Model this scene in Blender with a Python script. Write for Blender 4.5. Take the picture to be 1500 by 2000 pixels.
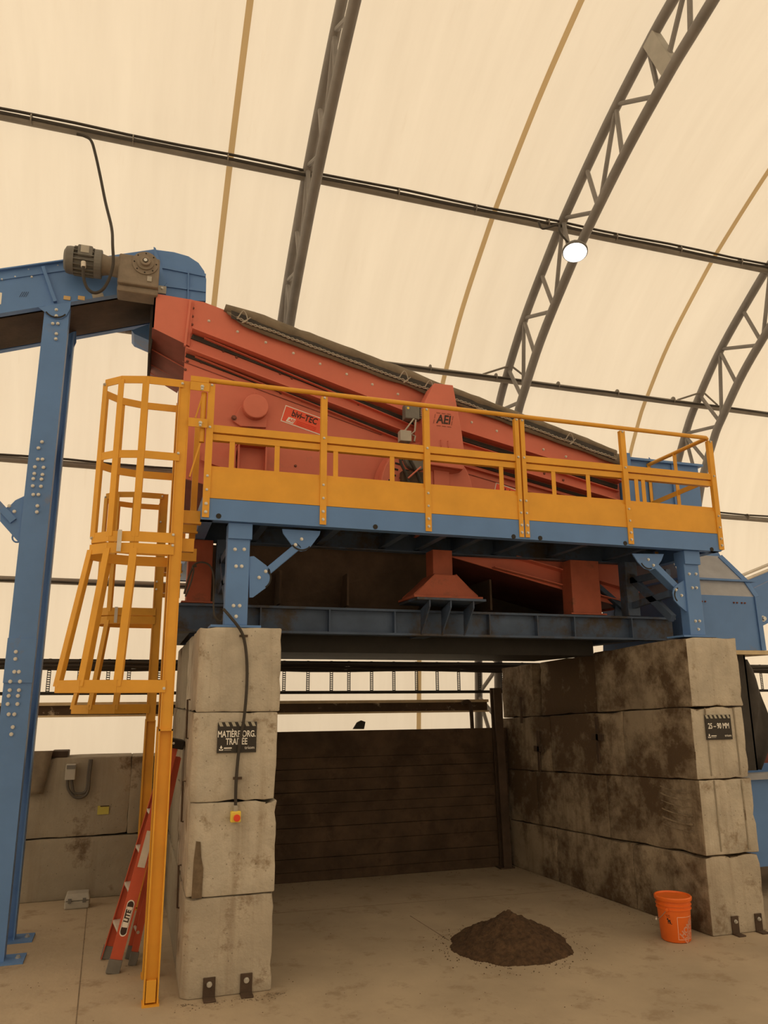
import bpy, bmesh, math, random
from mathutils import Vector, Matrix, noise
random.seed(7)
sc = bpy.context.scene
for o in list(bpy.data.objects): bpy.data.objects.remove(o)
COL = sc.collection
V = Vector
# ------------------------------------------------------------------ camera
CAM = V((-0.55520, -5.74023, 1.93071)); YAW, PITCH, ROLL, FPX = 0.310462, 0.238941, -0.006167, 1483.8
def cam_axes():
    cy, sy, cp, sp = math.cos(YAW), math.sin(YAW), math.cos(PITCH), math.sin(PITCH)
    fw = V((sy*cp, cy*cp, sp)); rt = V((cy, -sy, 0)); up = rt.cross(fw)
    cr, sr = math.cos(ROLL), math.sin(ROLL)
    return rt*cr+up*sr, up*cr-rt*sr, fw
RT, UP, FW = cam_axes()
cd = bpy.data.cameras.new('camera'); cam = bpy.data.objects.new('camera', cd); COL.objects.link(cam)
cd.sensor_fit = 'VERTICAL'; cd.sensor_height = 36; cd.lens = FPX*36/2000; cd.clip_start = .05; cd.clip_end = 300
m3 = Matrix((RT, UP, -FW)).transposed()
cam.matrix_world = Matrix.Translation(CAM) @ m3.to_4x4()
sc.camera = cam
# ------------------------------------------------------------------ daylight outside the tent, exposure
w = bpy.data.worlds.new('hazy_daylight'); sc.world = w; w.use_nodes = True
bg = w.node_tree.nodes['Background']; bg.inputs[0].default_value = (1.0, .825, .62, 1); bg.inputs[1].default_value = 1.40
sc.view_settings.view_transform = 'Standard'; sc.view_settings.look = 'None'
sc.view_settings.exposure = 0.0; sc.view_settings.gamma = 1; sc.view_settings.use_curve_mapping = False
sc.cycles.max_bounces = 10; sc.cycles.diffuse_bounces = 6; sc.cycles.transmission_bounces = 8

def at(x, y, Y=None, X=None, Z=None):
    d = RT*((x-750)/FPX) + UP*((1000-y)/FPX) + FW
    t = (Y-CAM.y)/d.y if Y is not None else ((X-CAM.x)/d.x if X is not None else (Z-CAM.z)/d.z)
    return CAM + d*t
# ------------------------------------------------------------------ materials
def mat(name, col, rough=.6, metal=0, var=.12, scale=6, bump=0, bscale=30, dirt=0, dcol=(.12,.07,.035), dscale=1.6, streak=0, pits=0, spec=.3, emit=None, estr=1):
    m = bpy.data.materials.new(name); m.use_nodes = True
    nt = m.node_tree; N = nt.nodes; L = nt.links; b = N['Principled BSDF']
    b.inputs['Roughness'].default_value = rough; b.inputs['Metallic'].default_value = metal
    b.inputs['Specular IOR Level'].default_value = spec
    geo = N.new('ShaderNodeNewGeometry')
    def noi(sc_, det=4, vec=None, r=.6):
        n = N.new('ShaderNodeTexNoise'); n.inputs['Scale'].default_value = sc_; n.inputs['Detail'].default_value = det; n.inputs['Roughness'].default_value = r
        L.new(vec or geo.outputs['Position'], n.inputs['Vector']); return n.outputs['Fac']
    def ramp(f, a, c):
        r = N.new('ShaderNodeMapRange'); r.inputs[1].default_value = a; r.inputs[2].default_value = c; L.new(f, r.inputs[0]); return r.outputs[0]
    def mix(f, a, c, mode='MIX'):
        x = N.new('ShaderNodeMix'); x.data_type = 'RGBA'; x.blend_type = mode
        if isinstance(f, float): x.inputs[0].default_value = f
        else: L.new(f, x.inputs[0])
        for i, v in ((6, a), (7, c)):
            if isinstance(v, tuple): x.inputs[i].default_value = (*v[:3], 1)
            else: L.new(v, x.inputs[i])
        return x.outputs[2]
    lo = tuple(c*(1-var) for c in col); hi = tuple(min(1, c*(1+var)) for c in col)
    c = mix(ramp(noi(scale), .3, .7), lo, hi)
    if streak:
        mp = N.new('ShaderNodeMapping'); mp.inputs['Scale'].default_value = (9, 9, .5); L.new(geo.outputs['Position'], mp.inputs['Vector'])
        c = mix(ramp(noi(1.0, 5, mp.outputs[0]), .52, .75), c, mix(float(streak), c, dcol))
    if dirt:
        f = ramp(noi(dscale, 11, None, .72), .63-dirt*.40, .71-dirt*.30)
        c = mix(f, c, dcol)
    if pits:
        vo = N.new('ShaderNodeTexVoronoi'); vo.inputs['Scale'].default_value = 22; L.new(geo.outputs['Position'], vo.inputs['Vector'])
        r = ramp(vo.outputs['Distance'], .07, .12)
        k = N.new('ShaderNodeMath'); k.operation = 'MAXIMUM'; L.new(r, k.inputs[0]); L.new(ramp(noi(3), .5, .45), k.inputs[1])
        c = mix(k.outputs[0], mix(.6, c, (.06,.045,.03)), c)
    L.new(c, b.inputs['Base Color'])
    if bump:
        bn = N.new('ShaderNodeBump'); bn.inputs['Strength'].default_value = bump; bn.inputs['Distance'].default_value = .02
        L.new(noi(bscale, 6), bn.inputs['Height']); L.new(bn.outputs[0], b.inputs['Normal'])
    if emit:
        b.inputs['Emission Color'].default_value = (*emit, 1); b.inputs['Emission Strength'].default_value = estr
    return m
M = {}
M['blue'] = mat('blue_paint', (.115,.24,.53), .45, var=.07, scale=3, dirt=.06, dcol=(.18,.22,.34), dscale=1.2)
M['blue_shaded'] = mat('shaded_blue_paint', (.065,.10,.175), .6, var=.2, scale=4, dirt=.3, dcol=(.06,.05,.045), dscale=1.8)  # blue darkened for the shade under the platform, plus soil mottling
M['blue_pale'] = mat('pale_blue_paint', (.33,.35,.40), .6, var=.12, scale=4)  # paler blue copy: light on the hood's upward slopes put into the colour
M['orange'] = mat('red_orange_paint', (.62,.18,.125), .5, var=.07, scale=2.5, dirt=.06, dcol=(.42,.17,.12), dscale=1.1)
M['orange_shaded'] = mat('shaded_red_paint', (.36,.095,.055), .6, var=.18, scale=4, dirt=.25, dcol=(.17,.07,.045), dscale=2)  # red darkened for the weaker light below the platform, plus mottling
M['stain'] = mat('dark_damp_stain', (.15,.11,.072), .9, var=.3, scale=14, bump=.4)
M['orange_dk'] = mat('dark_red_steel', (.25,.075,.06), .7, var=.2, scale=4)  # dark red; on the feed chute it carries the shade of the underside
M['yellow'] = mat('safety_yellow_paint', (.74,.37,.045), .42, var=.09, scale=3, dirt=0, dcol=(.5,.25,.04), dscale=2.5)
M['steel'] = mat('galvanised_truss_steel', (.25,.235,.225), .55, .15, var=.15, scale=3)
M['purlin'] = mat('dull_purlin_steel', (.26,.235,.205), .55, .15, var=.15, scale=4)
M['bolt'] = mat('zinc_bolt', (.58,.58,.56), .35, .7, var=.05)
M['darkbolt'] = mat('painted_bolt', (.20,.07,.05), .5, var=.1)
M['black'] = mat('black_steel', (.022,.02,.018), .6, var=.2)
M['brownsteel'] = mat('soiled_brown_steel', (.075,.05,.035), .8, var=.3, scale=3, bump=.2)
M['rubber'] = mat('black_rubber', (.05,.045,.042), .8, var=.25, scale=5)
M['cable'] = mat('black_cable', (.045,.038,.032), .55, var=.1)
M['conduit'] = mat('grey_conduit', (.10,.09,.08), .55, var=.1)
M['motor'] = mat('grey_motor_paint', (.17,.165,.155), .55, .1, var=.15, scale=8)
M['gear'] = mat('dusty_gearbox', (.24,.20,.16), .7, var=.15, scale=8, bump=.1)
M['concrete'] = mat('cast_concrete', (.49,.445,.375), .9, var=.19, scale=3.4, bump=.5, bscale=35, dirt=.19, dcol=(.27,.21,.145), dscale=3.2, streak=.55, pits=1)
M['concrete_dirty'] = mat('soiled_concrete', (.33,.27,.20), .9, var=.2, scale=2.0, bump=.45, bscale=30, dirt=.54, dcol=(.10,.066,.04), dscale=1.35, streak=.6, pits=1)
M['concrete_patchy'] = mat('patchy_concrete', (.43,.38,.31), .9, var=.18, scale=2.6, bump=.45, bscale=35, dirt=.24, dcol=(.20,.145,.095), dscale=2.2, streak=.5, pits=1)
M['concrete_scrape'] = mat('scraped_concrete', (.25,.20,.145), .9, var=.3, scale=20, bump=.3)
M['concrete_wall'] = mat('old_grey_concrete', (.31,.275,.22), .9, var=.16, scale=1.8, bump=.35, bscale=30, dirt=.16, dcol=(.15,.11,.075), dscale=1.8, streak=.35, pits=1)
M['floor'] = mat('dusty_concrete_floor', (.42,.345,.255), .85, var=.13, scale=1.1, bump=.2, bscale=14, dirt=.22, dcol=(.325,.255,.18), dscale=3.2, streak=0, pits=0, spec=.25)
M['joint'] = mat('dark_floor_joint', (.20,.155,.11), .9, var=.3, scale=12)
M['soil'] = mat('brown_compost', (.085,.05,.028), .95, var=.45, scale=28, bump=.8, bscale=60)
M['timber'] = mat('dark_wet_timber', (.075,.048,.03), .8, var=.35, scale=3, bump=.4, bscale=25, dirt=.3, dcol=(.05,.03,.018), dscale=2)
M['tarp'] = mat('grey_brown_tarpaulin', (.19,.155,.115), .85, var=.25, scale=5, bump=.4, bscale=9)
M['rope'] = mat('grey_rope', (.38,.34,.29), .8, var=.2, scale=30)
M['plastic'] = mat('orange_plastic', (.80,.155,.018), .42, var=.06, scale=6, spec=.5)
M['fiberglass'] = mat('red_fibreglass', (.54,.10,.05), .45, var=.08, scale=5)
M['alu'] = mat('aluminium', (.62,.58,.52), .45, .25, var=.1, scale=8)
M['sign'] = mat('dark_sign_plate', (.035,.03,.026), .5, var=.05)
M['white'] = mat('white_lettering', (.82,.80,.76), .6, var=.03)
M['stripe'] = mat('grey_sign_stripe', (.42,.40,.33), .6, var=.05)
M['ink'] = mat('dark_print', (.05,.03,.025), .6, var=.03)
M['sticker'] = mat('red_sticker', (.80,.11,.06), .5, var=.03)
M['ysticker'] = mat('yellow_sticker', (.80,.62,.10), .5, var=.05)
M['grey_plastic'] = mat('grey_plastic', (.40,.38,.34), .6, var=.1, scale=6)
M['lens'] = mat('lit_lamp_lens', (.9,.9,.9), .5, emit=(1,.98,.92), estr=5)
M['strap'] = mat('tan_webbing', (.62,.44,.22), .8, var=.08)
M['tanflange'] = mat('tan_lit_flange', (.60,.49,.32), .8, var=.15)  # tan tone holds the tent light falling on the flanges
M['buttonred'] = mat('red_button', (.75,.07,.03), .4, var=.03)
M['logo_pale'] = mat('faded_white_print', (.85,.52,.38), .6, var=.1)
def membrane_mat(name='translucent_tent_fabric', c0=(.82,.775,.685,1), c1=(.885,.845,.755,1)):
    m = bpy.data.materials.new(name); m.use_nodes = True
    nt = m.node_tree; N = nt.nodes; L = nt.links; N.remove(N['Principled BSDF'])
    geo = N.new('ShaderNodeNewGeometry')
    mp = N.new('ShaderNodeMapping'); mp.inputs['Scale'].default_value = (2.2, .22, .22); L.new(geo.outputs['Position'], mp.inputs[0])
    n = N.new('ShaderNodeTexNoise'); n.inputs['Scale'].default_value = 1.6; n.inputs['Detail'].default_value = 6; n.inputs['Roughness'].default_value = .6; L.new(mp.outputs[0], n.inputs[0])
    n2 = N.new('ShaderNodeTexNoise'); n2.inputs['Scale'].default_value = 5; n2.inputs['Detail'].default_value = 6; n2.inputs['Roughness'].default_value = .75; L.new(mp.outputs[0], n2.inputs[0])
    r = N.new('ShaderNodeValToRGB'); L.new(n.outputs[0], r.inputs[0])
    r.color_ramp.elements[0].position = .3; r.color_ramp.elements[0].color = c0
    r.color_ramp.elements[1].position = .7; r.color_ramp.elements[1].color = c1
    r2 = N.new('ShaderNodeMapRange'); r2.inputs[1].default_value = .60; r2.inputs[2].default_value = .78; r2.inputs[4].default_value = .13; L.new(n2.outputs[0], r2.inputs[0])
    mx = N.new('ShaderNodeMix'); mx.data_type = 'RGBA'; L.new(r2.outputs[0], mx.inputs[0]); L.new(r.outputs[0], mx.inputs[6]); mx.inputs[7].default_value = (.55,.42,.27,1)
    tr = N.new('ShaderNodeBsdfTranslucent'); df = N.new('ShaderNodeBsdfDiffuse'); ms = N.new('ShaderNodeMixShader'); ms.inputs[0].default_value = .38
    L.new(mx.outputs[2], tr.inputs[0]); L.new(mx.outputs[2], df.inputs[0]); L.new(tr.outputs[0], ms.inputs[1]); L.new(df.outputs[0], ms.inputs[2])
    L.new(ms.outputs[0], N['Material Output'].inputs[0])
    return m
M['membrane'] = membrane_mat()
M['seam'] = membrane_mat('tan_seam_webbing', (.60,.46,.27,1), (.70,.55,.33,1))
# ------------------------------------------------------------------ object helpers
def absloc(o):
    s = V((0,0,0))
    while o: s += o.location; o = o.parent
    return s
def tag(o, label=None, cat=None, group=None, kind=None):
    if label: o['label'] = label
    if cat: o['category'] = cat
    if group: o['group'] = group
    if kind: o['kind'] = kind
    return o
def thing(name, label, cat, loc=(0,0,0), group=None):
    o = bpy.data.objects.new(name, None); COL.objects.link(o); o.location = loc; o.empty_display_size = .1
    return tag(o, label, cat, group)
def link(name, me, material, parent=None, loc=None):
    o = bpy.data.objects.new(name, me); COL.objects.link(o)
    if material and not me.materials: me.materials.append(material)
    if parent: o.parent = parent
    if loc is not None: o.location = loc
    return o
class MB:
    def __init__(s): s.v = []; s.f = []
    def add(s, vs, fs):
        k = len(s.v); s.v += [V(p) for p in vs]; s.f += [[i+k for i in f] for f in fs]; return s
    def obox(s, c, a, b, d):
        c, a, b, d = V(c), V(a), V(b), V(d)
        vs = [c+a*i+b*j+d*k for k in (-1,1) for j in (-1,1) for i in (-1,1)]
        return s.add(vs, [(0,2,3,1),(4,5,7,6),(0,1,5,4),(2,6,7,3),(0,4,6,2),(1,3,7,5)])
    def box(s, x0, x1, y0, y1, z0, z1):
        return s.obox(((x0+x1)/2,(y0+y1)/2,(z0+z1)/2), ((x1-x0)/2,0,0), (0,(y1-y0)/2,0), (0,0,(z1-z0)/2))
    def bar(s, p, q, w, h, up=(0,0,1)):
        p, q = V(p), V(q); d = (q-p); u = V(up); sd = d.cross(u)
        if sd.length < 1e-6: sd = d.cross(V((0,1,0)))
        sd.normalize(); u = sd.cross(d).normalized()
        return s.obox((p+q)/2, d/2, sd*w/2, u*h/2)
    def extr(s, prof, p, q, u, v, caps=True):
        p, q, u, v = V(p), V(q), V(u), V(v); n = len(prof)
        a = [p+u*x+v*y for x, y in prof]; b = [q+u*x+v*y for x, y in prof]
        fs = [(i,(i+1)%n,(i+1)%n+n,i+n) for i in range(n)]
        if caps: fs += [tuple(range(n))[::-1], tuple(range(n,2*n))]
        return s.add(a+b, fs)
    def prism(s, pts, vec):
        pts = [V(p) for p in pts]; n = len(pts); vec = V(vec)
        return s.add(pts+[p+vec for p in pts], [tuple(range(n)), tuple(range(2*n-1,n-1,-1))]+[(i,i+n,(i+1)%n+n,(i+1)%n) for i in range(n)])
    def tube(s, pts, r, n=8):
        pts = [V(p) for p in pts]; k = len(pts); rings = []; pu = None
        for i, p in enumerate(pts):
            d = (pts[min(i+1,k-1)]-pts[max(i-1,0)]).normalized()
            u = d.cross(V((0,0,1)) if pu is None else pu)
            if pu is None:
                if u.length < 1e-3: u = d.cross(V((1,0,0)))
                u.normalize(); vv = u.cross(d)
            else:
                u.normalize(); vv = u.cross(d).normalized()
            pu = vv
            rr = r[i] if isinstance(r, (list,tuple)) else r
            rings.append([p+u*rr*math.cos(2*math.pi*j/n)+vv*rr*math.sin(2*math.pi*j/n) for j in range(n)])
        fs = []
        for i in range(k-1):
            for j in range(n): fs.append((i*n+j, i*n+(j+1)%n, (i+1)*n+(j+1)%n, (i+1)*n+j))
        fs += [tuple(range(n))[::-1], tuple(range((k-1)*n, k*n))]
        return s.add([p for r_ in rings for p in r_], fs)
    def cyl(s, p, q, r, r2=None, n=20): return s.tube([p, q], [r, r if r2 is None else r2], n)
    def lathe(s, prof, c, ax=(0,0,1), n=32):
        c, ax = V(c), V(ax).normalized(); u = ax.orthogonal().normalized(); w_ = ax.cross(u); vs = []; k = len(prof)
        for r, h in prof:
            for j in range(n): a = 2*math.pi*j/n; vs.append(c+ax*h+u*r*math.cos(a)+w_*r*math.sin(a))
        fs = [(i*n+j, i*n+(j+1)%n, (i+1)*n+(j+1)%n, (i+1)*n+j) for i in range(k-1) for j in range(n)]
        return s.add(vs, fs)
    def build(s, name, material, parent=None, bevel=0, smooth=False, loc=None, seg=2):
        base = absloc(parent) if parent else V((0,0,0))
        if loc is not None and not parent: base = V(loc)
        me = bpy.data.meshes.new(name); me.from_pydata([p-base for p in s.v], [], s.f); me.validate()
        bm = bmesh.new(); bm.from_mesh(me); bmesh.ops.recalc_face_normals(bm, faces=bm.faces); bm.to_mesh(me); bm.free()
        o = link(name, me, material, parent, loc if not parent else None)
        if bevel:
            b = o.modifiers.new('edge', 'BEVEL'); b.width = bevel; b.segments = seg; b.limit_method = 'ANGLE'; b.angle_limit = .6
        if smooth:
            for p in me.polygons: p.use_smooth = True
            me.set_sharp_from_angle(angle=.7)
        return o
def spline(pts, n):
    pts = [V(p) for p in pts]; out = []
    for i in range(len(pts)-1):
        p0, p1, p2, p3 = pts[max(i-1,0)], pts[i], pts[i+1], pts[min(i+2,len(pts)-1)]
        for k in range(n):
            t = k/n; out.append(.5*((2*p1)+(p2-p0)*t+(2*p0-5*p1+4*p2-p3)*t*t+(3*p1-p0-3*p2+p3)*t**3))
    return out+[pts[-1]]
_bolts = {}
def bolt(parent, p, nrm, r=.011, m='bolt', name='bolt'):
    key = (tuple(round(c,2) for c in nrm), r, m)
    if key not in _bolts:
        b = MB(); n = V(nrm).normalized(); b.tube([n*-.004, n*.003], r*1.15, 12); b.tube([n*.002, n*(.002+r*.9)], r*.82, 6)
        me = bpy.data.meshes.new(name); me.from_pydata(b.v, [], b.f); me.materials.append(M[m]); _bolts[key] = me
    o = bpy.data.objects.new(name, _bolts[key]); COL.objects.link(o); o.parent = parent; o.location = V(p)-absloc(parent); return o
def text(body, size, c, right, up, material, parent, name='lettering', xs=1, shear=0, ext=.0008, mapf=None, bold=0):
    cu = bpy.data.curves.new('t', 'FONT'); cu.body = body; cu.size = size; cu.align_x = 'CENTER'; cu.align_y = 'CENTER'; cu.extrude = ext; cu.shear = shear; cu.offset = bold; cu.resolution_u = 3
    o = bpy.data.objects.new('t', cu); COL.objects.link(o); bpy.context.view_layer.update()
    me = bpy.data.meshes.new_from_object(o); bpy.data.objects.remove(o)
    right, up = V(right).normalized(), V(up).normalized(); nn = right.cross(up); base = absloc(parent)
    for v in me.vertices:
        x, y, z = v.co; v.co = (mapf(x*xs, y, z) if mapf else V(c)+right*x*xs+up*y+nn*z)-base
    me.name = name; me.materials.clear(); me.materials.append(material)
    return link(name, me, material, parent)
def dup(root, delta, label=None, parent=None):
    c = root.copy(); COL.objects.link(c)
    if parent: c.parent = parent
    else: c.location = root.location+V(delta)
    if label: c['label'] = label
    for ch in list(root.children): dup(ch, (0,0,0), None, c)
    return c
XD, YD, ZD = V((1,0,0)), V((0,1,0)), V((0,0,1))
# ================================================================== SETTING
f = MB()
for i in range(30):
    for j in range(24):
        f.add([(-8+i*.8,-16+j*.9,0),(-8+(i+1)*.8,-16+j*.9,0),(-8+(i+1)*.8,-16+(j+1)*.9,0),(-8+i*.8,-16+(j+1)*.9,0)], [(0,1,2,3)])
fo = f.build('floor', M['floor']); tag(fo, 'dusty tan concrete floor of the tent', None, None, 'structure')
for k, (a, b, lab) in enumerate((((-.73,-1.2),(-.86,3.0),'straight control joint cut in the floor left of the pillar'), ((1.96,1.4),(2.02,.62),'short crack in the bay floor running to the compost heap'), ((.48,1.9),(4.0,1.75),'saw cut across the bay floor'))):
    j_ = MB().bar((*a,.0005),(*b,.0005),.008 if k < 2 else .006,.001); tag(j_.build('trim_%d' % (k+6), M['joint']), lab, None, None, 'structure')
PROF = [(4.30,0),(4.27,1.0),(4.22,1.7),(4.12,3.0),(3.93,4.2),(3.62,5.15),(3.19,5.88),(2.93,6.19),(2.38,6.74),(1.63,7.30),(1.16,7.60),(.26,8.08),(-.55,8.42),(-.9,8.53),(-2,8.86),(-3.3,9.14),(-4.6,9.30),(-5.7,9.35)]
PROF += [(-11.4-y, z) for y, z in PROF[-2::-1]]
def dense(pts, step):
    sp = spline([V((y,z,0)) for y, z in pts], 8); out = [sp[0]]; acc = 0
    for a, b in zip(sp, sp[1:]):
        acc += (b-a).length
        if acc >= step: out.append(b); acc = 0
    return out
def offs(pl, d):
    r = []
    for i, p in enumerate(pl):
        t = (pl[min(i+1,len(pl)-1)]-pl[max(i-1,0)]).normalized(); r.append(V((p.x-t.y*d, p.y+t.x*d, 0)))
    return r
CUR = dense(PROF, .12)      # outer chord line, from the ground at the back wall over the top
ARC = [0]
for a, b in zip(CUR, CUR[1:]): ARC.append(ARC[-1]+(b-a).length)
def onarc(s, d=0):
    s = max(0, min(ARC[-1]-1e-4, s))
    for i in range(len(ARC)-1):
        if ARC[i+1] >= s: break
    t = (s-ARC[i])/(ARC[i+1]-ARC[i]); a, b = CUR[i], CUR[i+1]; tg = (b-a).normalized(); p = a+(b-a)*t
    return (p.x-tg.y*d, p.y+tg.x*d)
mem = offs(CUR, -.075)
g = MB(); nx = 22; xs_ = [-8+i*24/nx for i in range(nx+1)]
g.v = [V((x, p.x, p.y)) for x in xs_ for p in mem]; n_ = len(mem)
g.f = [(i*n_+j, i*n_+j+1, (i+1)*n_+j+1, (i+1)*n_+j) for i in range(nx) for j in range(n_-1)]
tag(g.build('ceiling', M['membrane'], smooth=True), 'cream translucent tent fabric arching over the whole hall', None, None, 'structure')
for nm, x in (('wall_left', -8), ('wall_right', 16)):
    e = MB(); e.add([(x, p.x, p.y) for p in mem], [tuple(range(len(mem)))])
    tag(e.build(nm, M['membrane']), 'fabric end wall of the tent', None, None, 'structure')
st = offs(CUR, -.062)
for k, x in enumerate((-3.05, .04, 3.14, 6.32, 9.4)):
    s_ = MB(); nn = len(st)
    s_.v = [V((x+dx, p.x, p.y)) for dx in (-.032, .032) for p in st]; s_.f = [(j, j+1, nn+j+1, nn+j) for j in range(nn-1)]
    tag(s_.build('trim_%d' % (k+1), M['seam']), 'tan webbing seam running over the tent fabric', None, None, 'structure')
# ------------------------------------------------------------------ arch trusses
def arch(X, label, splice=False):
    t = thing('arch_truss', label, 'truss', (X, 4.25, 0), 'steel arch trusses of the tent')
    send = ARC[-1]*.62
    ss = [i*.15 for i in range(int(send/.15))]
    MB().tube([(X, *onarc(s)) for s in ss], .055, 10).build('outer_chord', M['steel'], t, smooth=True)
    MB().tube([(X, *onarc(s, .62)) for s in ss], .055, 10).build('inner_chord', M['steel'], t, smooth=True)
    MB().box(X-.12, X+.12, 3.5, 4.42, 0, .02).build('base_plate', M['steel'], t)
    # major joints every 1.33 m, anchored where the second purlin from the top meets
    s0 = min(range(len(CUR)), key=lambda i: (CUR[i].x-1.24)**2+(CUR[i].y-7.56)**2); s0 = ARC[s0]; P = 1.33
    def br(sa, da, sb, db, r=.026):
        MB().cyl((X, *onarc(sa, da)), (X, *onarc(sb, db)), r, n=8).build('brace', M['steel'], t, smooth=True)
    for k in range(-6, 9):
        A = s0+k*P
        if A > send-.3: continue
        br(A, 0, A-.20*P, .62); 
        if A-P > 0: br(A, 0, A-.60*P, .62); br(A-.52*P, 0, A-.64*P, .62); br(A-.68*P, .62, A-P+.03, 0)
    for (y, z), d in (((1.40, 7.47), 0), ((2.93, 6.15), 0), ((3.88, 4.72), 0)):
        for sg in (-1, 1):
            i = min(range(len(CUR)), key=lambda q: (CUR[q].x-y)**2+(CUR[q].y-z)**2); a = onarc(ARC[i]+.14, .03)
            MB().cyl((X+sg*.03, a[0], a[1]), (X+sg*.36, y, z+.01), .014, n=6).build('knee_brace', M['purlin'], t)
    if splice:
        c = at(1290, 102, X=X); i = min(range(len(CUR)), key=lambda q: (CUR[q].x-c.y-.1)**2+(CUR[q].y-c.z-.3)**2)
        a, b = V((X, *onarc(ARC[i]+.05))), V((X, *onarc(ARC[i]+.05, .62)))
        MB().bar(a, b, .10, .17, up=(b-a).cross(XD)).build('splice_plate', M['grey_plastic'], t, bevel=.006)
    return t
arch(.86, 'grey steel arch truss rising directly behind the red screening machine')
arch(4.0, 'grey steel arch truss carrying the lit round lamp and a pale splice plate', True)
arch(7.14, 'rightmost grey steel arch truss, above the far end of the yellow railing')
def purlin(y, z, r, label, cables):
    t = thing('purlin_tube', label, 'purlin', (4, y, z), 'steel purlins of the tent')
    MB().cyl((-7.9, y, z), (15.9, y, z-.03), r, n=12).build('tube', M['purlin'], t, smooth=True)
    for j, (dy, dz) in enumerate(cables):
        pts = [(x*.5-4, y+dy, z+dz+.008*math.sin(x*1.7+j)) for x in range(0, 34)]
        MB().tube(pts, .014, 6).build('cable', M['cable'], t, smooth=True)
        if j == 0:
            for q in range(-3, 12, 1): MB().cyl((q*.95, y-.02, z), (q*.95+.012, y-.02, z), r+.012, n=10).build('cable_tie', M['purlin'], t)
purlin(1.36, 7.46, .045, 'topmost steel purlin tube, black cables tied along it, past the lamp', [(-.05,.035), (-.055,-.02)])
purlin(2.90, 6.12, .042, 'steel purlin tube second from the top, meeting the red machine cover', [(-.05,-.02)])
purlin(3.74, 4.685, .04, 'steel purlin tube third from the top, behind the upper ladder cage', [(-.05,.03)])
purlin(4.05, 3.31, .04, 'lowest steel purlin tube, behind the flared part of the ladder cage', [(-.05,-.03)])
# ------------------------------------------------------------------ lamp
c = at(1123,492,Y=.80); t = thing('high_bay_lamp', 'lit round high bay lamp hanging under the top purlin', 'lamp', c)
ax = V((.22,.30,1)).normalized()
MB().lathe([(.0,.11),(.07,.11),(.085,.06),(.125,.045),(.140,.02),(.140,-.005),(.128,-.012)], c, ax, 32).build('housing', M['motor'], t, smooth=True)
MB().lathe([(0,-.008),(.128,-.008),(.128,-.013),(0,-.016)], c, ax, 32).build('lens', M['lens'], t)
MB().tube(spline([c+ax*.11, c+ax*.17+V((.01,0,0)), c+ax*.2, V((4.0,.93,7.0))], 4), .008, 6).build('hook_chain', M['purlin'], t)
MB().tube(spline([c+ax*.1+V((-.05,0,0)), c+V((-.16,.02,.22)), c+V((-.13,.1,.38)), c+V((-.3,.15,.33)), c+V((-.33,.18,.44))], 6), .012, 6).build('power_cord', M['cable'], t, smooth=True)
# ================================================================== CONCRETE BLOCKS
def block(x0, x1, y0, y1, z0, z1, label, m='concrete', group=None, mapf=None, seed=0, cuts=7, bev=.012, amp=.003, front=None, cham=0):
    bm = bmesh.new(); bmesh.ops.create_cube(bm, size=1)
    g_ = .003
    for v in bm.verts:
        v.co = V((x0+g_+(v.co.x+.5)*(x1-x0-2*g_), y0+g_+(v.co.y+.5)*(y1-y0-2*g_), z0+(.0 if z0 == 0 else g_)+(v.co.z+.5)*(z1-z0-g_)))
    if cham:
        ve = [e for e in bm.edges if abs(e.verts[0].co.z-e.verts[1].co.z) > .1 and max(v.co.y for v in e.verts) < y0+.05 and max(v.co.x for v in e.verts) < x0+.05]
        bmesh.ops.bevel(bm, geom=ve, offset=cham, segments=1, affect='EDGES')
    bmesh.ops.bevel(bm, geom=list(bm.edges), offset=bev, segments=2, affect='EDGES', profile=.5)
    big = [e for e in bm.edges if e.calc_length() > .15]
    bmesh.ops.subdivide_edges(bm, edges=big, cuts=cuts, use_grid_fill=True)
    bm.normal_update()
    for v in bm.verts:
        p = v.co*1; k = noise.noise(p*5+V((seed*3.1,0,0)))*amp+noise.noise(p*17)*amp*.4
        edge = sum(1 for a_, b_, q in ((x0,x1,p.x),(y0,y1,p.y),(z0,z1,p.z)) if min(q-a_, b_-q) < .03)
        if edge >= 2: k -= max(0, noise.noise(p*9+V((0,seed*1.7,0)))-.12)*.045
        if p.z > .02 or z0 > 0: v.co += v.normal*k
        if z0 == 0 and v.co.z < 0: v.co.z = 0
    if mapf:
        for v in bm.verts: v.co = mapf(v.co)
    loc = mapf(V(((x0+x1)/2, y0, z0))) if mapf else V(((x0+x1)/2, y0, z0))
    for v in bm.verts: v.co -= loc
    me = bpy.data.meshes.new('concrete_block'); bm.to_mesh(me); bm.free()
    for p in me.polygons: p.use_smooth = True
    me.set_sharp_from_angle(angle=.5)
    me.materials.append(M[m])
    if front:
        me.materials.append(M[front])
        for p in me.polygons:
            if p.normal.y < -.75: p.material_index = 1
    o = link('concrete_block', me, M[m]); o.location = loc
    return tag(o, label, 'block', group)
RN = ['bottom', 'second', 'third', 'top']
H = .61
LB = {}
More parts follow.
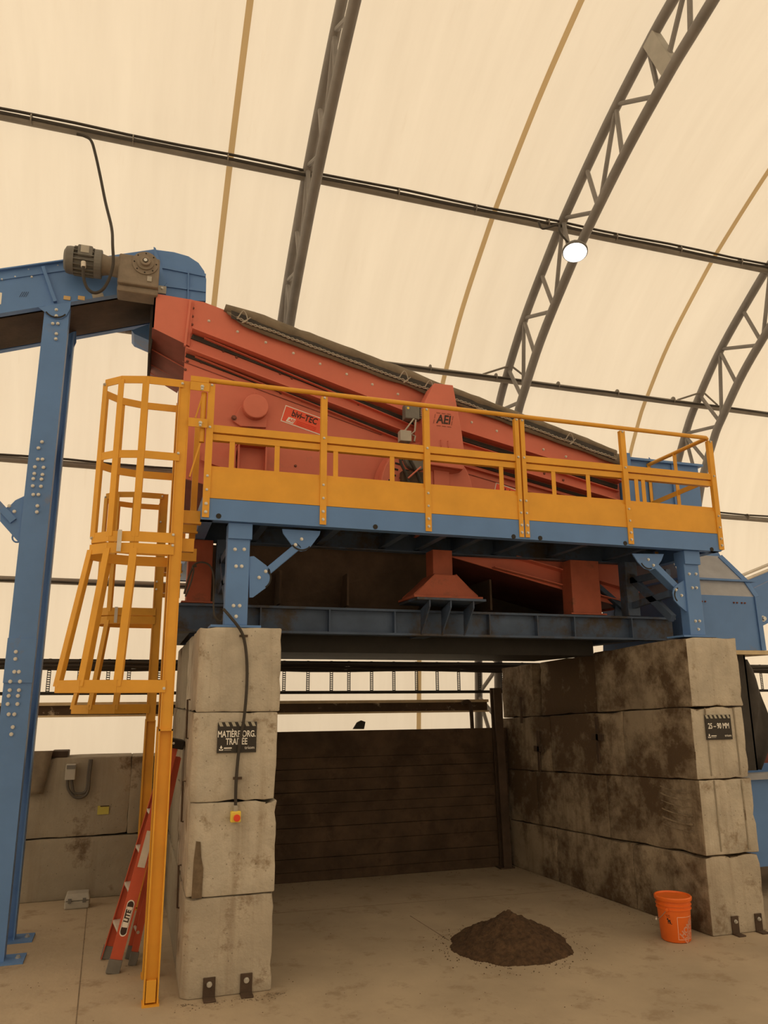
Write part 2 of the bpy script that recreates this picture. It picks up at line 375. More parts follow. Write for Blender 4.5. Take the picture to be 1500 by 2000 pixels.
for k in range(4):
    lens = [(0,.61),(.61,1.83),(1.83,3.02)] if k % 2 == 0 else [(0,1.22),(1.22,2.44),(2.44,3.02)]
    for j, (a, b) in enumerate(lens):
        dx = (.0, .006, -.004, .01)[k]
        lab = ['pale concrete block with two anchor brackets, bottom of the left pillar', 'pale concrete block with a dark corner stain and yellow stop button, left pillar',
               'pale concrete block carrying the two-line black sign, left pillar', 'pale concrete block on top of the left pillar, under the blue leg'][k] if j == 0 else \
              'concrete block in the %s course of the left bay wall, %s behind the pillar' % (RN[k], ('directly', 'farther')[j-1])
        LB[k, j] = block(-.142+dx, .465+dx, a, b, k*H, k*H+H, lab, ('concrete_patchy' if k == 0 else 'concrete') if j == 0 else 'concrete_wall', 'stacked blocks of the left bay wall', seed=k*3+j, cham=.045 if j == 0 else 0)
def rmap(p):
    u = p.y
    return V((4.10-.10*u+(p.x-4.10), u, p.z-.17*(1-math.exp(-p.z/.6))*max(0,u)/3.05))
RB = {}
for k in range(4):
    lens = [(0,1.22),(1.22,2.44),(2.44,3.1)] if k % 2 else [(0,.9),(.9,2.1),(2.1,3.1)]
    if k == 3: lens = [(0,1.30),(1.34,2.35),(2.42,3.1)]
    for j, (a, b) in enumerate(lens):
        lab = ['stained concrete block behind the orange bucket, bottom of the right pillar', 'concrete block with curved scrape marks, second from floor in the right pillar',
               'concrete block carrying the one-line black sign, right pillar', 'concrete block on top of the right pillar, half brown and half pale'][k] if j == 0 else \
              ('dark soiled concrete block, %s course of the right bay wall, middle of row' % RN[k] if j == 1 else 'concrete block, %s course of the right bay wall, next to the timber wall' % RN[k])
        off = (.0, .012, .0, .02)[k]
        RB[k, j] = block(4.10+off+(.05 if k == 3 and j == 1 else 0), 4.665+off, a, b, k*H, k*H+H, lab, 'concrete_dirty', 'stacked blocks of the right bay wall', rmap, seed=20+k*3+j, bev=.014, amp=.0035, front=('concrete_patchy','concrete','concrete','concrete')[k] if j == 0 else None)
lw = [(-3.2,-1.615,0.0,.575,'lower concrete wall block left of the seam, behind the blue leg'), (-1.52+.0,.0,0.0,.575,'lower concrete wall block behind the grey case'),
      (-3.2,-1.62,.58,1.345,'upper concrete wall block under the draped grey flap'), (-1.61,-.53,.58,1.345,'upper concrete wall block with the switch box and yellow tag'), (-.541,.0,.58,1.34,'narrow upper concrete wall block behind the yellow ladder')]
lw[0] = (-3.2,-1.53,0,.575,lw[0][4])
for i, (a, b, z0, z1, lab) in enumerate(lw):
    block(a, b, 3.03, 3.55, z0, z1, lab, 'concrete_wall', 'large blocks of the back left wall', seed=40+i, cuts=9)
MB().prism([(-.098,-.0045,.615),(-.03,-.0045,.615),(-.028,-.0045,.80),(-.045,-.0045,.87),(-.055,-.0045,.97),(-.085,-.0045,.975),(-.096,-.0045,.85)], (0,.003,0)).build('corner_stain', M['stain'], LB[1,0])
for i, zz in enumerate((1.12,1.06,1.0,.93,.86,.80)):
    pts = [V((4.10-.10*u_+.002, u_, zz-.05*u_/.5+.12*((u_-.12)/.5)**2)) for u_ in (.10,.16,.22,.28,.34,.40,.46)]
    b_ = MB()
    for a_, c_ in zip(pts, pts[1:]): b_.bar(a_, c_, .003, .011+.004*math.sin(i*2.1), up=(0,0,1))
    b_.build('scrape_mark', M['concrete_scrape'], RB[1,0])
for z0, z1, xa in ((.64,1.21,4.27),(.64,1.21,4.56),(1.25,1.82,4.25),(1.25,1.82,4.56)):
    MB().box(xa-.006,xa+.006,-.0035,.002,z0,z1).build('form_line', M['concrete_wall'], RB[1 if z0 < 1 else 2,0])
# anchor brackets and lifting loops belong to their blocks
for key, xs in (((0,0), (.045,.29)),):
    for x in xs:
        o = MB().box(x-.04,x+.04,-.012,0,.0,.125).box(x-.04,x+.04,-.09,0,.0,.012).build('anchor_bracket', M['brownsteel'], LB[key], bevel=.003)
        bolt(o, (x, -.014, .085), (0,-1,0), .016)
for x in (4.33, 4.57):
    o = MB().box(x-.035,x+.035,-.012,.0,.0,.14).box(x-.035,x+.035,-.08,0,.0,.012).build('anchor_bracket', M['brownsteel'], RB[0,0], bevel=.003)
    bolt(o, (x, -.014, .1), (0,-1,0), .014)
for k, y, z in ((3,.35,1.84),(2,.40,1.25),(1,.36,.68)):
    o = MB().tube([(-.15,y,z-.2),(-.165,y,z-.2),(-.17,y,z+.08),(-.15,y,z+.08)], .008, 6).build('lifting_loop', M['brownsteel'], LB[k,0 if k != 2 else 0])
for (x, y, z), k, j in (((3.98,1.28,1.52),2,1), ((3.86,2.3,1.35),2,1)):
    MB().box(x-.022,x-.006,y-.02,y+.02,z-.25,z+.2).box(x-.022,x-.006,y-.1,y+.1,z-.03,z+.03).build('embedded_strap', M['brownsteel'], RB[k,j])
MB().box(3.815,3.83,2.62,2.65,1.62,1.92).build('lifting_loop', M['brownsteel'], RB[3,2])
# ------------------------------------------------------------------ timber back wall
tw = thing('timber_wall', 'dark timber plank wall closing the back of the bay', 'wall', (2.1, 3.0, 0))
b = MB(); z = 0
hs = [.10,.13,.16,.15,.14,.10,.12,.13,.11,.12,.13,.15]
sg = sum(hs)
for i, h in enumerate(hs):
    h = h*1.56/sg; dy = random.uniform(-.012,.012)
    b.box(.47, 3.80, 3.0+dy, 3.07+dy, z, z+h-.002); z += h
b.box(.47, 3.80, 3.075, 3.09, 0, 1.55); b.build('planks', M['timber'], tw, bevel=.006)
MB().box(1.0,3.66,2.985,3.0,1.36,1.56).build('top_board', M['timber'], tw, bevel=.004)
pts = [at(x, y, Y=3.0) for x, y in ((690,1424),(698,1411),(706,1407),(714,1410),(711,1424))]
MB().prism(pts, (0,.03,0)).build('lifting_lug', M['black'], tw)
t = thing('slotted_post', 'dark steel channel post holding the timber wall at the right corner', 'post', (3.68, 2.95, 0))
MB().extr([(-.05,-.06),(.05,-.06),(.05,.06),(-.05,.06),(-.05,.03),(.03,.03),(.03,-.03),(-.05,-.03)], (3.68,2.915,0), (3.635,2.915,2.03), XD, YD).build('channel', M['brownsteel'], t)
MB().box(3.58,3.76,2.84,2.985,0,.015).build('base_plate', M['brownsteel'], t)
# ------------------------------------------------------------------ cable tray and back beam
t = thing('cable_tray', 'black ladder-like cable tray along the back wall, bundles on top', 'cable tray', (2, 3.5, 2))
MB().box(-2.6,9,3.44,3.475,2.335,2.36).build('top_rail', M['black'], t)
MB().box(-2.6,9,3.44,3.475,1.972,2.008).build('bottom_rail', M['black'], t)
for i in range(7):
    pts = [(-2.6+q*.5, 3.42-.012*(i%3), 2.25+.014*i+.01*math.sin(q*1.3+i*2)) for q in range(24)]
    MB().tube(pts, .017, 6).build('cable', M['cable'], t, smooth=True)
xs = [-2.4,-2.1,-1.78,-1.46,-1.15,-.85,-.63,-.3,0,.3,.6,.86]+[1.13,1.42,1.71,1.93,2.22,2.51,2.81,3.09,3.385,3.675]+[4.0+.3*i for i in range(17)]
for x in xs:
    b = MB(); b.box(x-.02,x-.013,3.45,3.458,1.98,2.36).box(x+.013,x+.02,3.45,3.458,1.98,2.36)
    for q in range(16): b.box(x-.014,x+.014,3.45,3.458,1.985+q*.0245,1.985+q*.0245+.011)
    b.build('perforated_strut', M['black'], t)
t = thing('steel_beam', 'long brown steel beam with flaking paint below the cable tray', 'beam', (.5, 3.38, 1.74))
MB().box(-2.6,3.72,3.30,3.41,1.862,1.895).build('top_flange', M['tanflange'], t)
M['flaky'] = mat('flaking_brown_paint', (.085,.055,.035), .8, var=.3, scale=4, dirt=.12, dcol=(.5,.42,.32), dscale=6)
MB().box(-2.6,3.72,3.345,3.365,1.762,1.862).build('web', M['flaky'], t)
MB().box(-2.6,3.72,3.30,3.41,1.742,1.762).build('bottom_flange', M['tanflange'], t)
for x in (-2.2, .3, 3.2): MB().box(x-.03,x+.03,3.41,3.5,1.75,1.89).build('mounting_cleat', M['brownsteel'], t)
t = thing('pipe_stub', 'short dark bent pipe standing behind the timber wall near its right end', 'pipe', (3.44,3.2,0))
MB().tube(spline([(3.46,3.2,0),(3.44,3.2,1.5),(3.42,3.2,1.83),(3.36,3.2,1.87),(3.31,3.2,1.84)], 4), .025, 8).build('tube', M['brownsteel'], t, smooth=True)

# ================================================================== BLUE SUPPORT FRAME under the machine
IB = [(-.07,0),(.07,0),(.07,.02),(.008,.02),(.008,.21),(.07,.21),(.07,.23),(-.07,.23),(-.07,.21),(-.008,.21),(-.008,.02),(-.07,.02)]
fr = thing('support_frame', 'dark blue I-beam frame resting on the pillars under the machine', 'frame', (2, .8, 2.46))
for y, z in ((.8, 2.465), (2.45, 2.465)):
    MB().extr(IB, (-.26,y,z), (4.62,y,z), -YD, ZD).build('beam', M['blue_shaded'], fr)
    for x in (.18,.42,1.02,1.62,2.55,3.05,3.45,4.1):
        b = MB(); b.box(x-.006,x+.006,y-.068,y+.068,z+.02,z+.21); b.build('stiffener', M['blue_shaded'], fr)
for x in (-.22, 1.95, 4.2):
    MB().extr(IB, (x,.87,2.465), (x,2.38,2.465), XD, ZD).build('cross_beam', M['blue_shaded'], fr)
for x in (1.86,2.06,2.28):
    MB().prism([(x,.72,2.70),(x,.50,2.76),(x,.50,2.70),(x,.73,2.47)], (.012,0,0)).build('gusset', M['blue_shaded'], fr)
MB().box(1.74,2.40,.48,.96,2.76,2.78).build('pedestal_plate', M['blue_shaded'], fr)
b = MB(); b.box(.5,3.86,1.1,2.3,2.325,2.345).box(.5,3.86,1.08,1.1,2.325,2.62).box(.5,3.86,2.3,2.32,2.325,2.62); b.build('catch_tray', M['black'], fr)

# ================================================================== WALKWAY PLATFORM
pf = thing('walkway_platform', 'blue steel walkway platform on legs around the red machine', 'platform', (2.2, .1, 2.44))
ZB, ZT = 3.245, 3.415
CH = [(0,0),(.09,0),(.09,.010),(.010,.010),(.010,ZT-ZB-.010),(.09,ZT-ZB-.010),(.09,ZT-ZB),(0,ZT-ZB)]
MB().extr(CH, (-.165,0,ZB), (4.625,0,ZB), YD, ZD).build('front_beam', M['blue'], pf)
MB().extr(CH, (-.165,3.3,ZB), (4.625,3.3,ZB), -YD, ZD).build('rear_beam', M['blue'], pf)
MB().extr(CH, (-.165,.02,ZB), (-.165,3.28,ZB), XD, ZD).build('side_beam', M['blue'], pf)
MB().extr(CH, (4.625,.02,ZB), (4.625,.95,ZB), -XD, ZD).build('side_beam', M['blue'], pf)
MB().box(-.15,4.61,.012,.93,ZT,ZT+.012).box(-.15,4.61,2.42,3.29,ZT,ZT+.012).box(-.15,-.09,.93,2.42,ZT,ZT+.012).build('deck_plate', M['brownsteel'], pf)
MB().extr(CH, (-.07,.92,ZB), (4.56,.92,ZB), -YD, ZD).build('inner_beam', M['blue_shaded'], pf)
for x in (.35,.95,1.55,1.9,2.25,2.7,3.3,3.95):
    MB().box(x-.005,x+.005,.09,.90,ZB+.04,ZT-.002).box(x-.03,x+.03,.09,.90,ZB+.03,ZB+.04).build('joist', M['blue_shaded'], pf)
for px, py in ((427,1008),(733,1029),(1003,1048),(1055,1051),(1221,1061),(1390,1073)):
    p = at(px, py, Y=0); MB().cyl(p+V((0,-.004,0)), p+V((0,.006,0)), .02, n=16).build('hole_plug', M['black'], pf)
def leg(x0, x1, y0, y1, zc, boltp):
    b = MB().box(x0, x1, y0, y1, 2.46, zc+.01).build('leg', M['blue'], pf, bevel=.006)
    MB().box(x0-.0, x1+.012, y0-.02, y1+.02, zc, ZB-.002).build('leg_cap', M['blue'], pf, bevel=.004)
    MB().box(x0-.1, x1+.1, y0-.03, y1+.1, 2.443, 2.46).build('base_plate', M['blue'], pf)
    for px, py in boltp: bolt(b, at(px, py, Y=y0-.001), (0,-1,0), .012)
leg(at(441,1142,Y=.06).x,at(485.7,1142,Y=.06).x,.06,.17,3.118,((459,1073),(477,1073),(461,1106),(472,1106),(456,1183),(468,1183),(461,1204)))
leg(at(1343.5,1180,Y=.06).x,at(1372,1180,Y=.06).x,.06,.17,3.115,((1346,1121),(1359,1121),(1352,1148),(1360,1148),(1358,1213),(1366,1213),(1364,1229)))
for x0, x1 in ((.03,.13), (4.06,4.2)):
    MB().box(x0,x1,.72,.84,2.70,ZB).build('rear_leg', M['blue_shaded'], pf, bevel=.005)
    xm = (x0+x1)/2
    MB().bar((xm,.16,2.62),(xm,.75,3.1),.05,.07).build('cross_brace', M['blue_shaded'], pf)
    MB().bar((xm,.16,3.05),(xm,.75,3.05),.05,.06).build('cross_brace', M['blue_shaded'], pf)
    MB().bar((xm,.16,2.85),(xm,.75,2.8),.05,.06).build('cross_brace', M['blue_shaded'], pf)
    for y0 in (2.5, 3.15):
        MB().box(x0,x1,y0,y0+.12,2.46,ZB).build('rear_leg', M['blue_shaded'], pf, bevel=.005)
def arcslot(c, r, a0, a1, y, w=.012):
    pts = [V((c[0]+r*math.cos(math.radians(a0+(a1-a0)*i/10)), y, c[1]+r*math.sin(math.radians(a0+(a1-a0)*i/10)))) for i in range(11)]
    b = MB()
    for p, q in zip(pts, pts[1:]): b.bar(p, q, .004, w, up=(pts[5]-V((c[0],y,c[1]))))
    return b
def gusset(poly, Y, cpx, r, a0, a1, bolts, parent=pf):
    g_ = MB().prism([at(x, y, Y=Y) for x, y in poly], (0,.014,0)).build('gusset_plate', M['blue'], parent, bevel=.002)
    c_ = at(*cpx, Y=Y)
    arcslot((c_.x, c_.z), r, a0, a1, Y-.001).build('slot', M['black'], g_)
    for x, y in bolts: bolt(g_, at(x, y, Y=Y-.001), (0,-1,0), .012)
YL = .075
gusset([(551,1033),(626,1037),(624,1045),(606,1069),(598,1075),(588,1077),(578,1073),(570,1065),(553,1042)], YL, (589,1053), .088, 215, 320, ((589,1053),(577,1064)))
gusset([(486,1087),(496,1086),(520,1104),(528,1113),(530,1126),(528,1137),(521,1147),(494,1167),(487,1167)], YL, (506,1128), .09, -55, 42, ((506,1128),(519,1116)))
MB().bar(at(518,1120,Y=YL+.05), at(583,1066,Y=YL+.05), .06, .10, up=(0,-1,0)).build('knee_brace', M['blue'], pf, bevel=.006)
YR = .10
gusset([(1235,1081),(1297,1082),(1292,1095),(1281,1110),(1270,1114),(1258,1110),(1246,1098)], YR, (1266,1093), .085, 205, 290, ((1266,1093),(1276,1104)))
gusset([(1341,1130),(1348,1198),(1340,1194),(1327,1183),(1317,1172),(1314,1158),(1316,1149),(1321,1143)], .08, (1331,1163), .075, 115, 225, ((1331,1163),(1320,1152)))
MB().bar(at(1272,1104,Y=YR+.05), at(1326,1158,Y=YR+.05), .06, .105, up=(0,-1,0)).build('knee_brace', M['blue'], pf, bevel=.006)
MB().bar(at(1140,1125,Y=1.0), at(1215,1190,Y=1.0), .05, .12, up=(0,-1,0)).build('knee_brace', M['blue_shaded'], pf, bevel=.006)
MB().prism([at(x,y,Y=.98) for x,y in ((1205,1170),(1240,1170),(1240,1245),(1225,1240),(1200,1200))], (0,.014,0)).build('gusset_plate', M['blue_shaded'], pf)

# ================================================================== GUARD RAIL
gr = thing('guard_rail', 'yellow guard rail with toe board bolted along the blue platform edge', 'railing', (2.2, -.03, 3.26))
PX = [-.135, .775, 1.672, 2.555, 3.63, 4.625]
ZTOP = 4.375
ANG = [(0,0),(.05,0),(.05,.006),(.006,.006),(.006,.05),(0,.05)]
def post(x, y0=-.012, z0=3.26, w_=.052, dep=.04, name='post'):
    b = MB().extr([(-w_/2,0),(w_/2,0),(w_/2,dep),(w_/2-.006,dep),(w_/2-.006,.006),(-w_/2+.006,.006),(-w_/2+.006,dep),(-w_/2,dep)], (x,y0,z0), (x,y0,ZTOP-.035), XD, YD)
    return b.build(name, M['yellow'], gr)
for i, x in enumerate(PX):
    for xx in ((x-.026, x+.03) if i == 3 else (x,)):
        o = post(xx, w_=.04 if i == 3 else .052)
        for z in (3.30, 3.365, 3.475, 3.585, 3.98, 4.33): bolt(o, (xx, -.013, z), (0,-1,0), .009 if z > 3.4 else .011, 'bolt')
    if i < 5:
        a, b_ = x+.026, PX[i+1]-.026
        MB().extr([(0,0),(.045,0),(.045,.004),(.004,.004),(.004,.215),(.045,.215),(.045,.219),(0,.219)], (a,.0,3.412), (b_,.0,3.412), YD, ZD).build('toe_board', M['yellow'], gr)
        MB().extr([(0,0),(.05,0),(.05,.005),(.005,.005),(.005,.055),(.05,.055),(.05,.06),(0,.06)], (a,-.002,3.945), (b_,-.002,3.945), YD, ZD).build('mid_rail', M['yellow'], gr)
        MB().extr(ANG, (a,.012,3.885), (b_,.012,3.885), YD, ZD).build('panel_frame', M['yellow'], gr)
        MB().box(a,b_,.012,.018,3.631,3.672).build('panel_frame', M['yellow'], gr)
MB().tube([(-.16,.012,ZTOP),(4.60,.012,ZTOP),(4.625,.03,ZTOP-.005)], .02, 10).build('top_rail', M['yellow'], gr, smooth=True)
for x in (.045,.40,.88,1.365,2.37,2.886,3.24,3.755,3.83):
    MB().box(x-.02,x+.02,.014,.020,3.63,3.93).build('stile', M['yellow'], gr)
# return at the right end
XE = 4.60
MB().cyl((XE,.03,ZTOP-.01),(XE,.93,ZTOP-.01),.02,n=10).build('top_rail', M['yellow'], gr)
MB().bar((XE,.02,3.955),(XE,1.05,3.925),.006,.05).build('mid_rail', M['yellow'], gr)
MB().bar((XE,.02,3.52),(XE,.93,3.52),.006,.2).build('toe_board', M['yellow'], gr)
for y in (.5, .92): MB().box(XE-.02,XE+.02,y-.02,y-.012,3.26,ZTOP-.02).build('post', M['yellow'], gr)
# rear rail and ladder-side post with swing gate
for x in (-.135, 1.1, 2.5, 3.4):
    MB().box(x-.025,x+.025,3.29,3.33,3.26,ZTOP-.02).build('post', M['yellow'], gr)
MB().cyl((-.16,3.3,ZTOP),(3.5,3.3,ZTOP),.02,n=10).build('top_rail', M['yellow'], gr)
MB().box(-.13,3.4,3.29,3.30,3.945,4.0).build('mid_rail', M['yellow'], gr)
MB().box(-.215,-.165,.58,.62,3.2,4.25).build('post', M['yellow'], gr)
for z in (4.30, 4.0):
    MB().box(-.30,-.155,-.03,-.022,z-.035,z+.035).build('gate_bracket', M['yellow'], gr)
    p = V((-.21,-.032,z)); bolt(gr, p, (0,-1,0), .012); bolt(gr, p+V((.0,0,-.02)), (0,-1,0), .01)
MB().box(-.30,-.16,-.012,.0,ZTOP-.03,ZTOP+.015).build('gate_bracket', M['yellow'], gr)
sg_ = MB(); sg_.cyl((-.19,.02,3.86),(-.19,.02,4.27),.022,n=10); sg_.build('gate_hinge', M['yellow'], gr, smooth=True)
MB().bar((-.20,.03,4.25),(-.245,.05,4.06),.012,.05,up=(0,-1,0)).build('gate_arm', M['yellow'], gr)
MB().bar((-.20,.03,3.85),(-.265,.05,3.58),.012,.05,up=(0,-1,0)).build('gate_arm', M['yellow'], gr)

# ================================================================== CAGED LADDERS
def cage_ladder(Y0, dY, ztop, zbot, zsplit, label, base=True, dx=0, zfoot=0):
    t = thing('caged_ladder', label, 'ladder', (-.33+dx, Y0, zfoot), 'yellow caged ladders')
    xs = -.33+dx; Y1 = Y0+dY
    HU = [(-.042,-.006),(-.036,-.006),(-.036,.004),(.036,.004),(.036,-.002),(.042,-.002),(.042,.06),(.036,.06),(.036,.012),(-.036,.012),(-.036,.06),(-.042,.06)]
    HL = [(-.048,-.02),(-.038,-.02),(-.038,.018),(.038,.018),(.038,-.02),(.048,-.02),(.048,.06),(.038,.06),(.038,.028),(-.038,.028),(-.038,.06),(-.048,.06)]
    for y, sg in ((Y0, 1), (Y1, -1)):
        o = MB().extr(HU, (xs,y,zsplit), (xs-.01,y,ztop), XD, YD*sg).build('stringer', M['yellow'], t)
        lo_ = MB().extr(HL, (xs+.005,y,zfoot), (xs,y,zsplit), XD, YD*sg); lo_.box(xs-.048,xs+.048,y-.02 if sg > 0 else y-.05,y+.05 if sg > 0 else y+.02,zsplit-.01,zsplit)
        lo_ = lo_.build('lower_stringer', M['yellow'], t)
        if base: MB().box(xs-.05,xs+.06,y-.04,y+.08,zfoot,zfoot+.010).build('foot_plate', M['yellow'], lo_)
        if y == Y0:
            MB().box(xs-.028,xs+.034,y-.022,y+.018,zfoot+.02,zfoot+.15).build('foot_clip', M['yellow'], lo_, bevel=.002)
            for z in (ztop-.03,3.745,3.11,3.03,2.0): bolt(o, (xs-.03, y-.012, z), (0,-1,0), .009)
    z = zfoot+.3
    while z < ztop-.1:
        MB().cyl((xs,Y0+.03,z),(xs,Y1-.03,z),.014,n=8).build('rung', M['yellow'], t); z += .3
    def plan(sw):   # sw swells the cage towards its flared foot
        w_ = .60+sw; m_ = dY/2
        return [(xs-.02,Y0-.006),(xs-.30-sw*.3,Y0-.006-sw*.4),(xs-.48-sw*.7,Y0+.045-sw*.4),(xs-w_,Y0+.16-sw*.15),(xs-w_,Y1-.16+sw*.15),(xs-.48-sw*.7,Y1-.045+sw*.4),(xs-.30-sw*.3,Y1+.006+sw*.4),(xs-.02,Y1+.006)]
    zm = ztop-1.26 if zbot < ztop-1.5 else zbot
    def hoop(z, sw, h=.06, name='hoop'):
        p = plan(sw); b = MB()
        for a, c_ in zip(p, p[1:]): b.bar((*a,z), (*c_,z), .007, h)
        return b.build(name, M['yellow'], t)
    hoop(ztop-.03, 0); hoop((ztop+zm)/2, 0); hoop(zm, 0, .075); hoop(zm-.088, .01, .075); hoop(zbot, .155, .085)
    for i in range(1, 7):
        nrm = {1:V((-.15,-1,0)),2:V((-.6,-.8,0)),3:V((-.75,-.65,0)),4:V((-.75,.65,0)),5:V((-.6,.8,0)),6:V((-.15,1,0))}[i]
        a = plan(0)[i]; MB().bar((*a,ztop-.03), (*a,zm), .05, .006, up=nrm).build('cage_bar', M['yellow'], t)
        a = plan(.01)[i]; b_ = plan(.155)[i]
        MB().bar((*a,zm-.088), (*b_,zbot), .052, .006, up=nrm).build('cage_bar', M['yellow'], t)
    p = plan(0)
    bolt(t, (p[3][0]-.004,p[3][1],ztop-.04), (-1,-.6,0), .011); bolt(t, (p[3][0]-.004,p[3][1],zm), (-1,-.6,0), .011)
    MB().box((p[1][0]+p[2][0])/2-.03,(p[1][0]+p[2][0])/2+.0,Y0-.02,Y0-.008,zm-.12,zm+.04).build('clamp', M['alu'], t)
    if base:
        for z in (3.28, 3.06): MB().box(xs+.04,-.155 if z > 3.2 else -.2,Y0+.10,Y0+.16,z-.05,z+.05).build('platform_bracket', M['yellow'], t)
        for z in (3.28, 3.05): MB().box(xs+.04,-.155,Y1-.10,Y1-.06,z-.05,z+.05).build('platform_bracket', M['yellow'], t)
    return t
cage_ladder(0.0, .55, 4.345, 2.015, 1.72, 'tall yellow caged ladder in front, standing on the floor left of the pillar')
cage_ladder(2.45, .50, at(325,965,Y=2.45).z, 1.83, 1.72, 'yellow caged ladder at the rear, seen through the cage of the front one', dx=at(323,965,Y=2.45).x+.33)

# ================================================================== SCREENING MACHINE
sm = thing('screening_machine', 'sloping red vibrating screen machine inside the platform', 'machine', (2, 1.6, 2.78))
YM, YF = 1.0, 2.35
def tz(x): return 5.59-(x+.30)*(5.59-4.44)/(4.27+.30)
SL = V((4.57,0,-1.15)).normalized(); SN = V((1.15,0,4.57)).normalized()
for y in (YM, YF):
    o = MB().prism([(-.32,y,5.59),(-.18,y,5.585),(4.27,y,4.44),(4.27,y,2.80),(-.32,y,3.85)], (0,.02,0)).build('side_panel', M['orange'], sm)
    if y == YM: panel = o
MB().prism([(-.32,YM+.02,4.05),(-.32,YM+.02,4.66),(-.32,YF,4.66),(-.32,YF,4.05)], (.02,0,0)).build('end_wall', M['orange'], sm)
MB().prism([(-.32,YM+.02,3.90),(4.25,YM+.02,2.86),(4.25,YF,2.86),(-.32,YF,3.90)], (0,0,-.02)).build('bottom_pan', M['orange_dk'], sm)
MB().prism([(4.25,YM+.02,2.82),(4.25,YM+.02,4.44),(4.25,YF,4.44),(4.25,YF,2.82)], (.02,0,0)).build('end_wall', M['orange'], sm)
# feed chute
ch = MB(); 
q = [at(302,573,Y=YM-.02), at(378,586,Y=YM-.02), at(370,676,Y=YM-.02), at(297,640,Y=YM-.02)]
chute = ch.prism(q, (0,.02,0)).build('feed_chute', M['orange'], sm)
lo_l, lo_r = q[3], q[2]
bk_l, bk_r = at(292,735,Y=2.2), at(346,768,Y=2.2)
k_ = MB(); 
nseg = 10; rowA = [lo_l+(bk_l-lo_l)*(i/nseg)+V((0,0,-.06*math.sin(math.pi*i/nseg))) for i in range(nseg+1)]; rowB = [lo_r+(bk_r-lo_r)*(i/nseg)+V((0,0,-.06*math.sin(math.pi*i/nseg))) for i in range(nseg+1)]
k_.add(rowA+rowB+[p+V((0,0,.02)) for p in rowA+rowB], [(i,i+1,nseg+2+i,nseg+1+i) for i in range(nseg)]+[(i+2*nseg+2,i+2*nseg+3,i+3*nseg+4,i+3*nseg+3) for i in range(nseg)])
k_.build('chute_floor', M['orange_dk'], chute, smooth=True)
MB().prism([q[0], q[3], bk_l, V((bk_l.x,bk_l.y,q[0].z))], (.015,0,0)).build('chute_wall', M['orange_dk'], chute)
for fr_ in (.3,.6,.85):
    pts = [lo_l+(bk_l-lo_l)*fr_+(lo_r-lo_l+(bk_r-lo_r-bk_l+lo_l)*fr_)*s for s in (0,.25,.5,.75,1)]
    MB().tube(spline([p+V((0,0,-.06*math.sin(math.pi*min(1,fr_+i*.04))-.004)) for i, p in enumerate(pts)], 4), .006, 5).build('weld_bead', M['orange'], chute)
MB().bar(at(372,586,Y=YM-.035), at(361,676,Y=YM-.035), .02, .03, up=(0,-1,0)).build('chute_flange', M['orange'], sm)
# long ribs: shelves pressed out of the side panel, following the slope
def P1(px, py): return at(px, py, Y=YM)
def shelf(pa, pb, depth=.12, th=.010, name='rib', lip=0):
    a, b = P1(*pa), P1(*pb); bm_ = MB(); d = (b-a).normalized(); n_ = V((-d.z,0,d.x))
    bm_.obox((a+b)/2+V((0,-depth/2,0))+n_*(th/2), (b-a)/2, (0,depth/2,0), n_*th/2)
    if lip: bm_.obox((a+b)/2+V((0,-depth,0))-n_*(lip/2), (b-a)/2, (0,.004,0), n_*lip/2)
    return bm_.build(name, M['orange'], sm)
def rib_shade(pa, pb, w0):  # dark strip painting the shade on the underside of a rib
    a, b = P1(*pa), P1(*pb); d = (b-a).normalized(); n_ = V((-d.z,0,d.x))
    MB().obox((a+b)/2+V((0,-.008,0))-n_*(w0/2), (b-a)/2, (0,.008,0), n_*w0/2).build('rib_shade_strip', M['rubber'], sm)
rib_shade((376,654),(812,824), .045); rib_shade((364,692),(790,854), .03); rib_shade((885,848),(1205,948), .045); rib_shade((900,897),(1205,987), .03)
shelf((374,652),(812,822)); shelf((885,846),(1205,946))
shelf((398,664),(812,838), .05, .006); shelf((885,862),(1205,962), .05, .006)
shelf((362,690),(790,852)); shelf((900,895),(1205,985))
shelf((1000,1090),(1240,1160), .1); shelf((960,1110),(1240,1185), .08)
shelf((380,700),(790,866), .05, .006); shelf((900,912),(1205,1000), .05, .006)
a_, b_ = P1(374,664), P1(812,838)
MB().bar(P1(356,706)+V((0,-.003,0)), P1(745,850)+V((0,-.003,0)), .006, .010, up=(0,-1,0)).build('panel_seam', M['orange_dk'], sm)
MB().bar(P1(910,925)+V((0,-.003,0)), P1(1200,1010)+V((0,-.003,0)), .006, .010, up=(0,-1,0)).build('panel_seam', M['orange_dk'], sm)
MB().bar(P1(394,892)+V((0,-.05,0)), P1(460,915)+V((0,-.05,0)), .1, .012, up=(0,-1,0)).build('rib', M['orange'], sm)
for px, py in ((408,627),(464,648),(519,669),(573,690),(625,711),(677,731),(727,751),(777,770),(921,825),(970,842),(1010,857),(1061,878),(1105,892),(1150,906),(1195,925)):
    bolt(panel, P1(px,py), (0,-1,0), .012, 'alu')
for px, py in ((377,602),(376,618),(375,634),(436,686),(462,698),(547,730),(570,739),(676,778),(700,790),(366,706),(393,708),(437,724),(548,768),(590,783),(655,808),(695,822),(720,832),(362,722),(577,910),(1063,925),(1100,938),(1010,933),(960,905),(985,915),(1130,960)):
    bolt(panel, P1(px,py), (0,-1,0), .012, 'darkbolt')
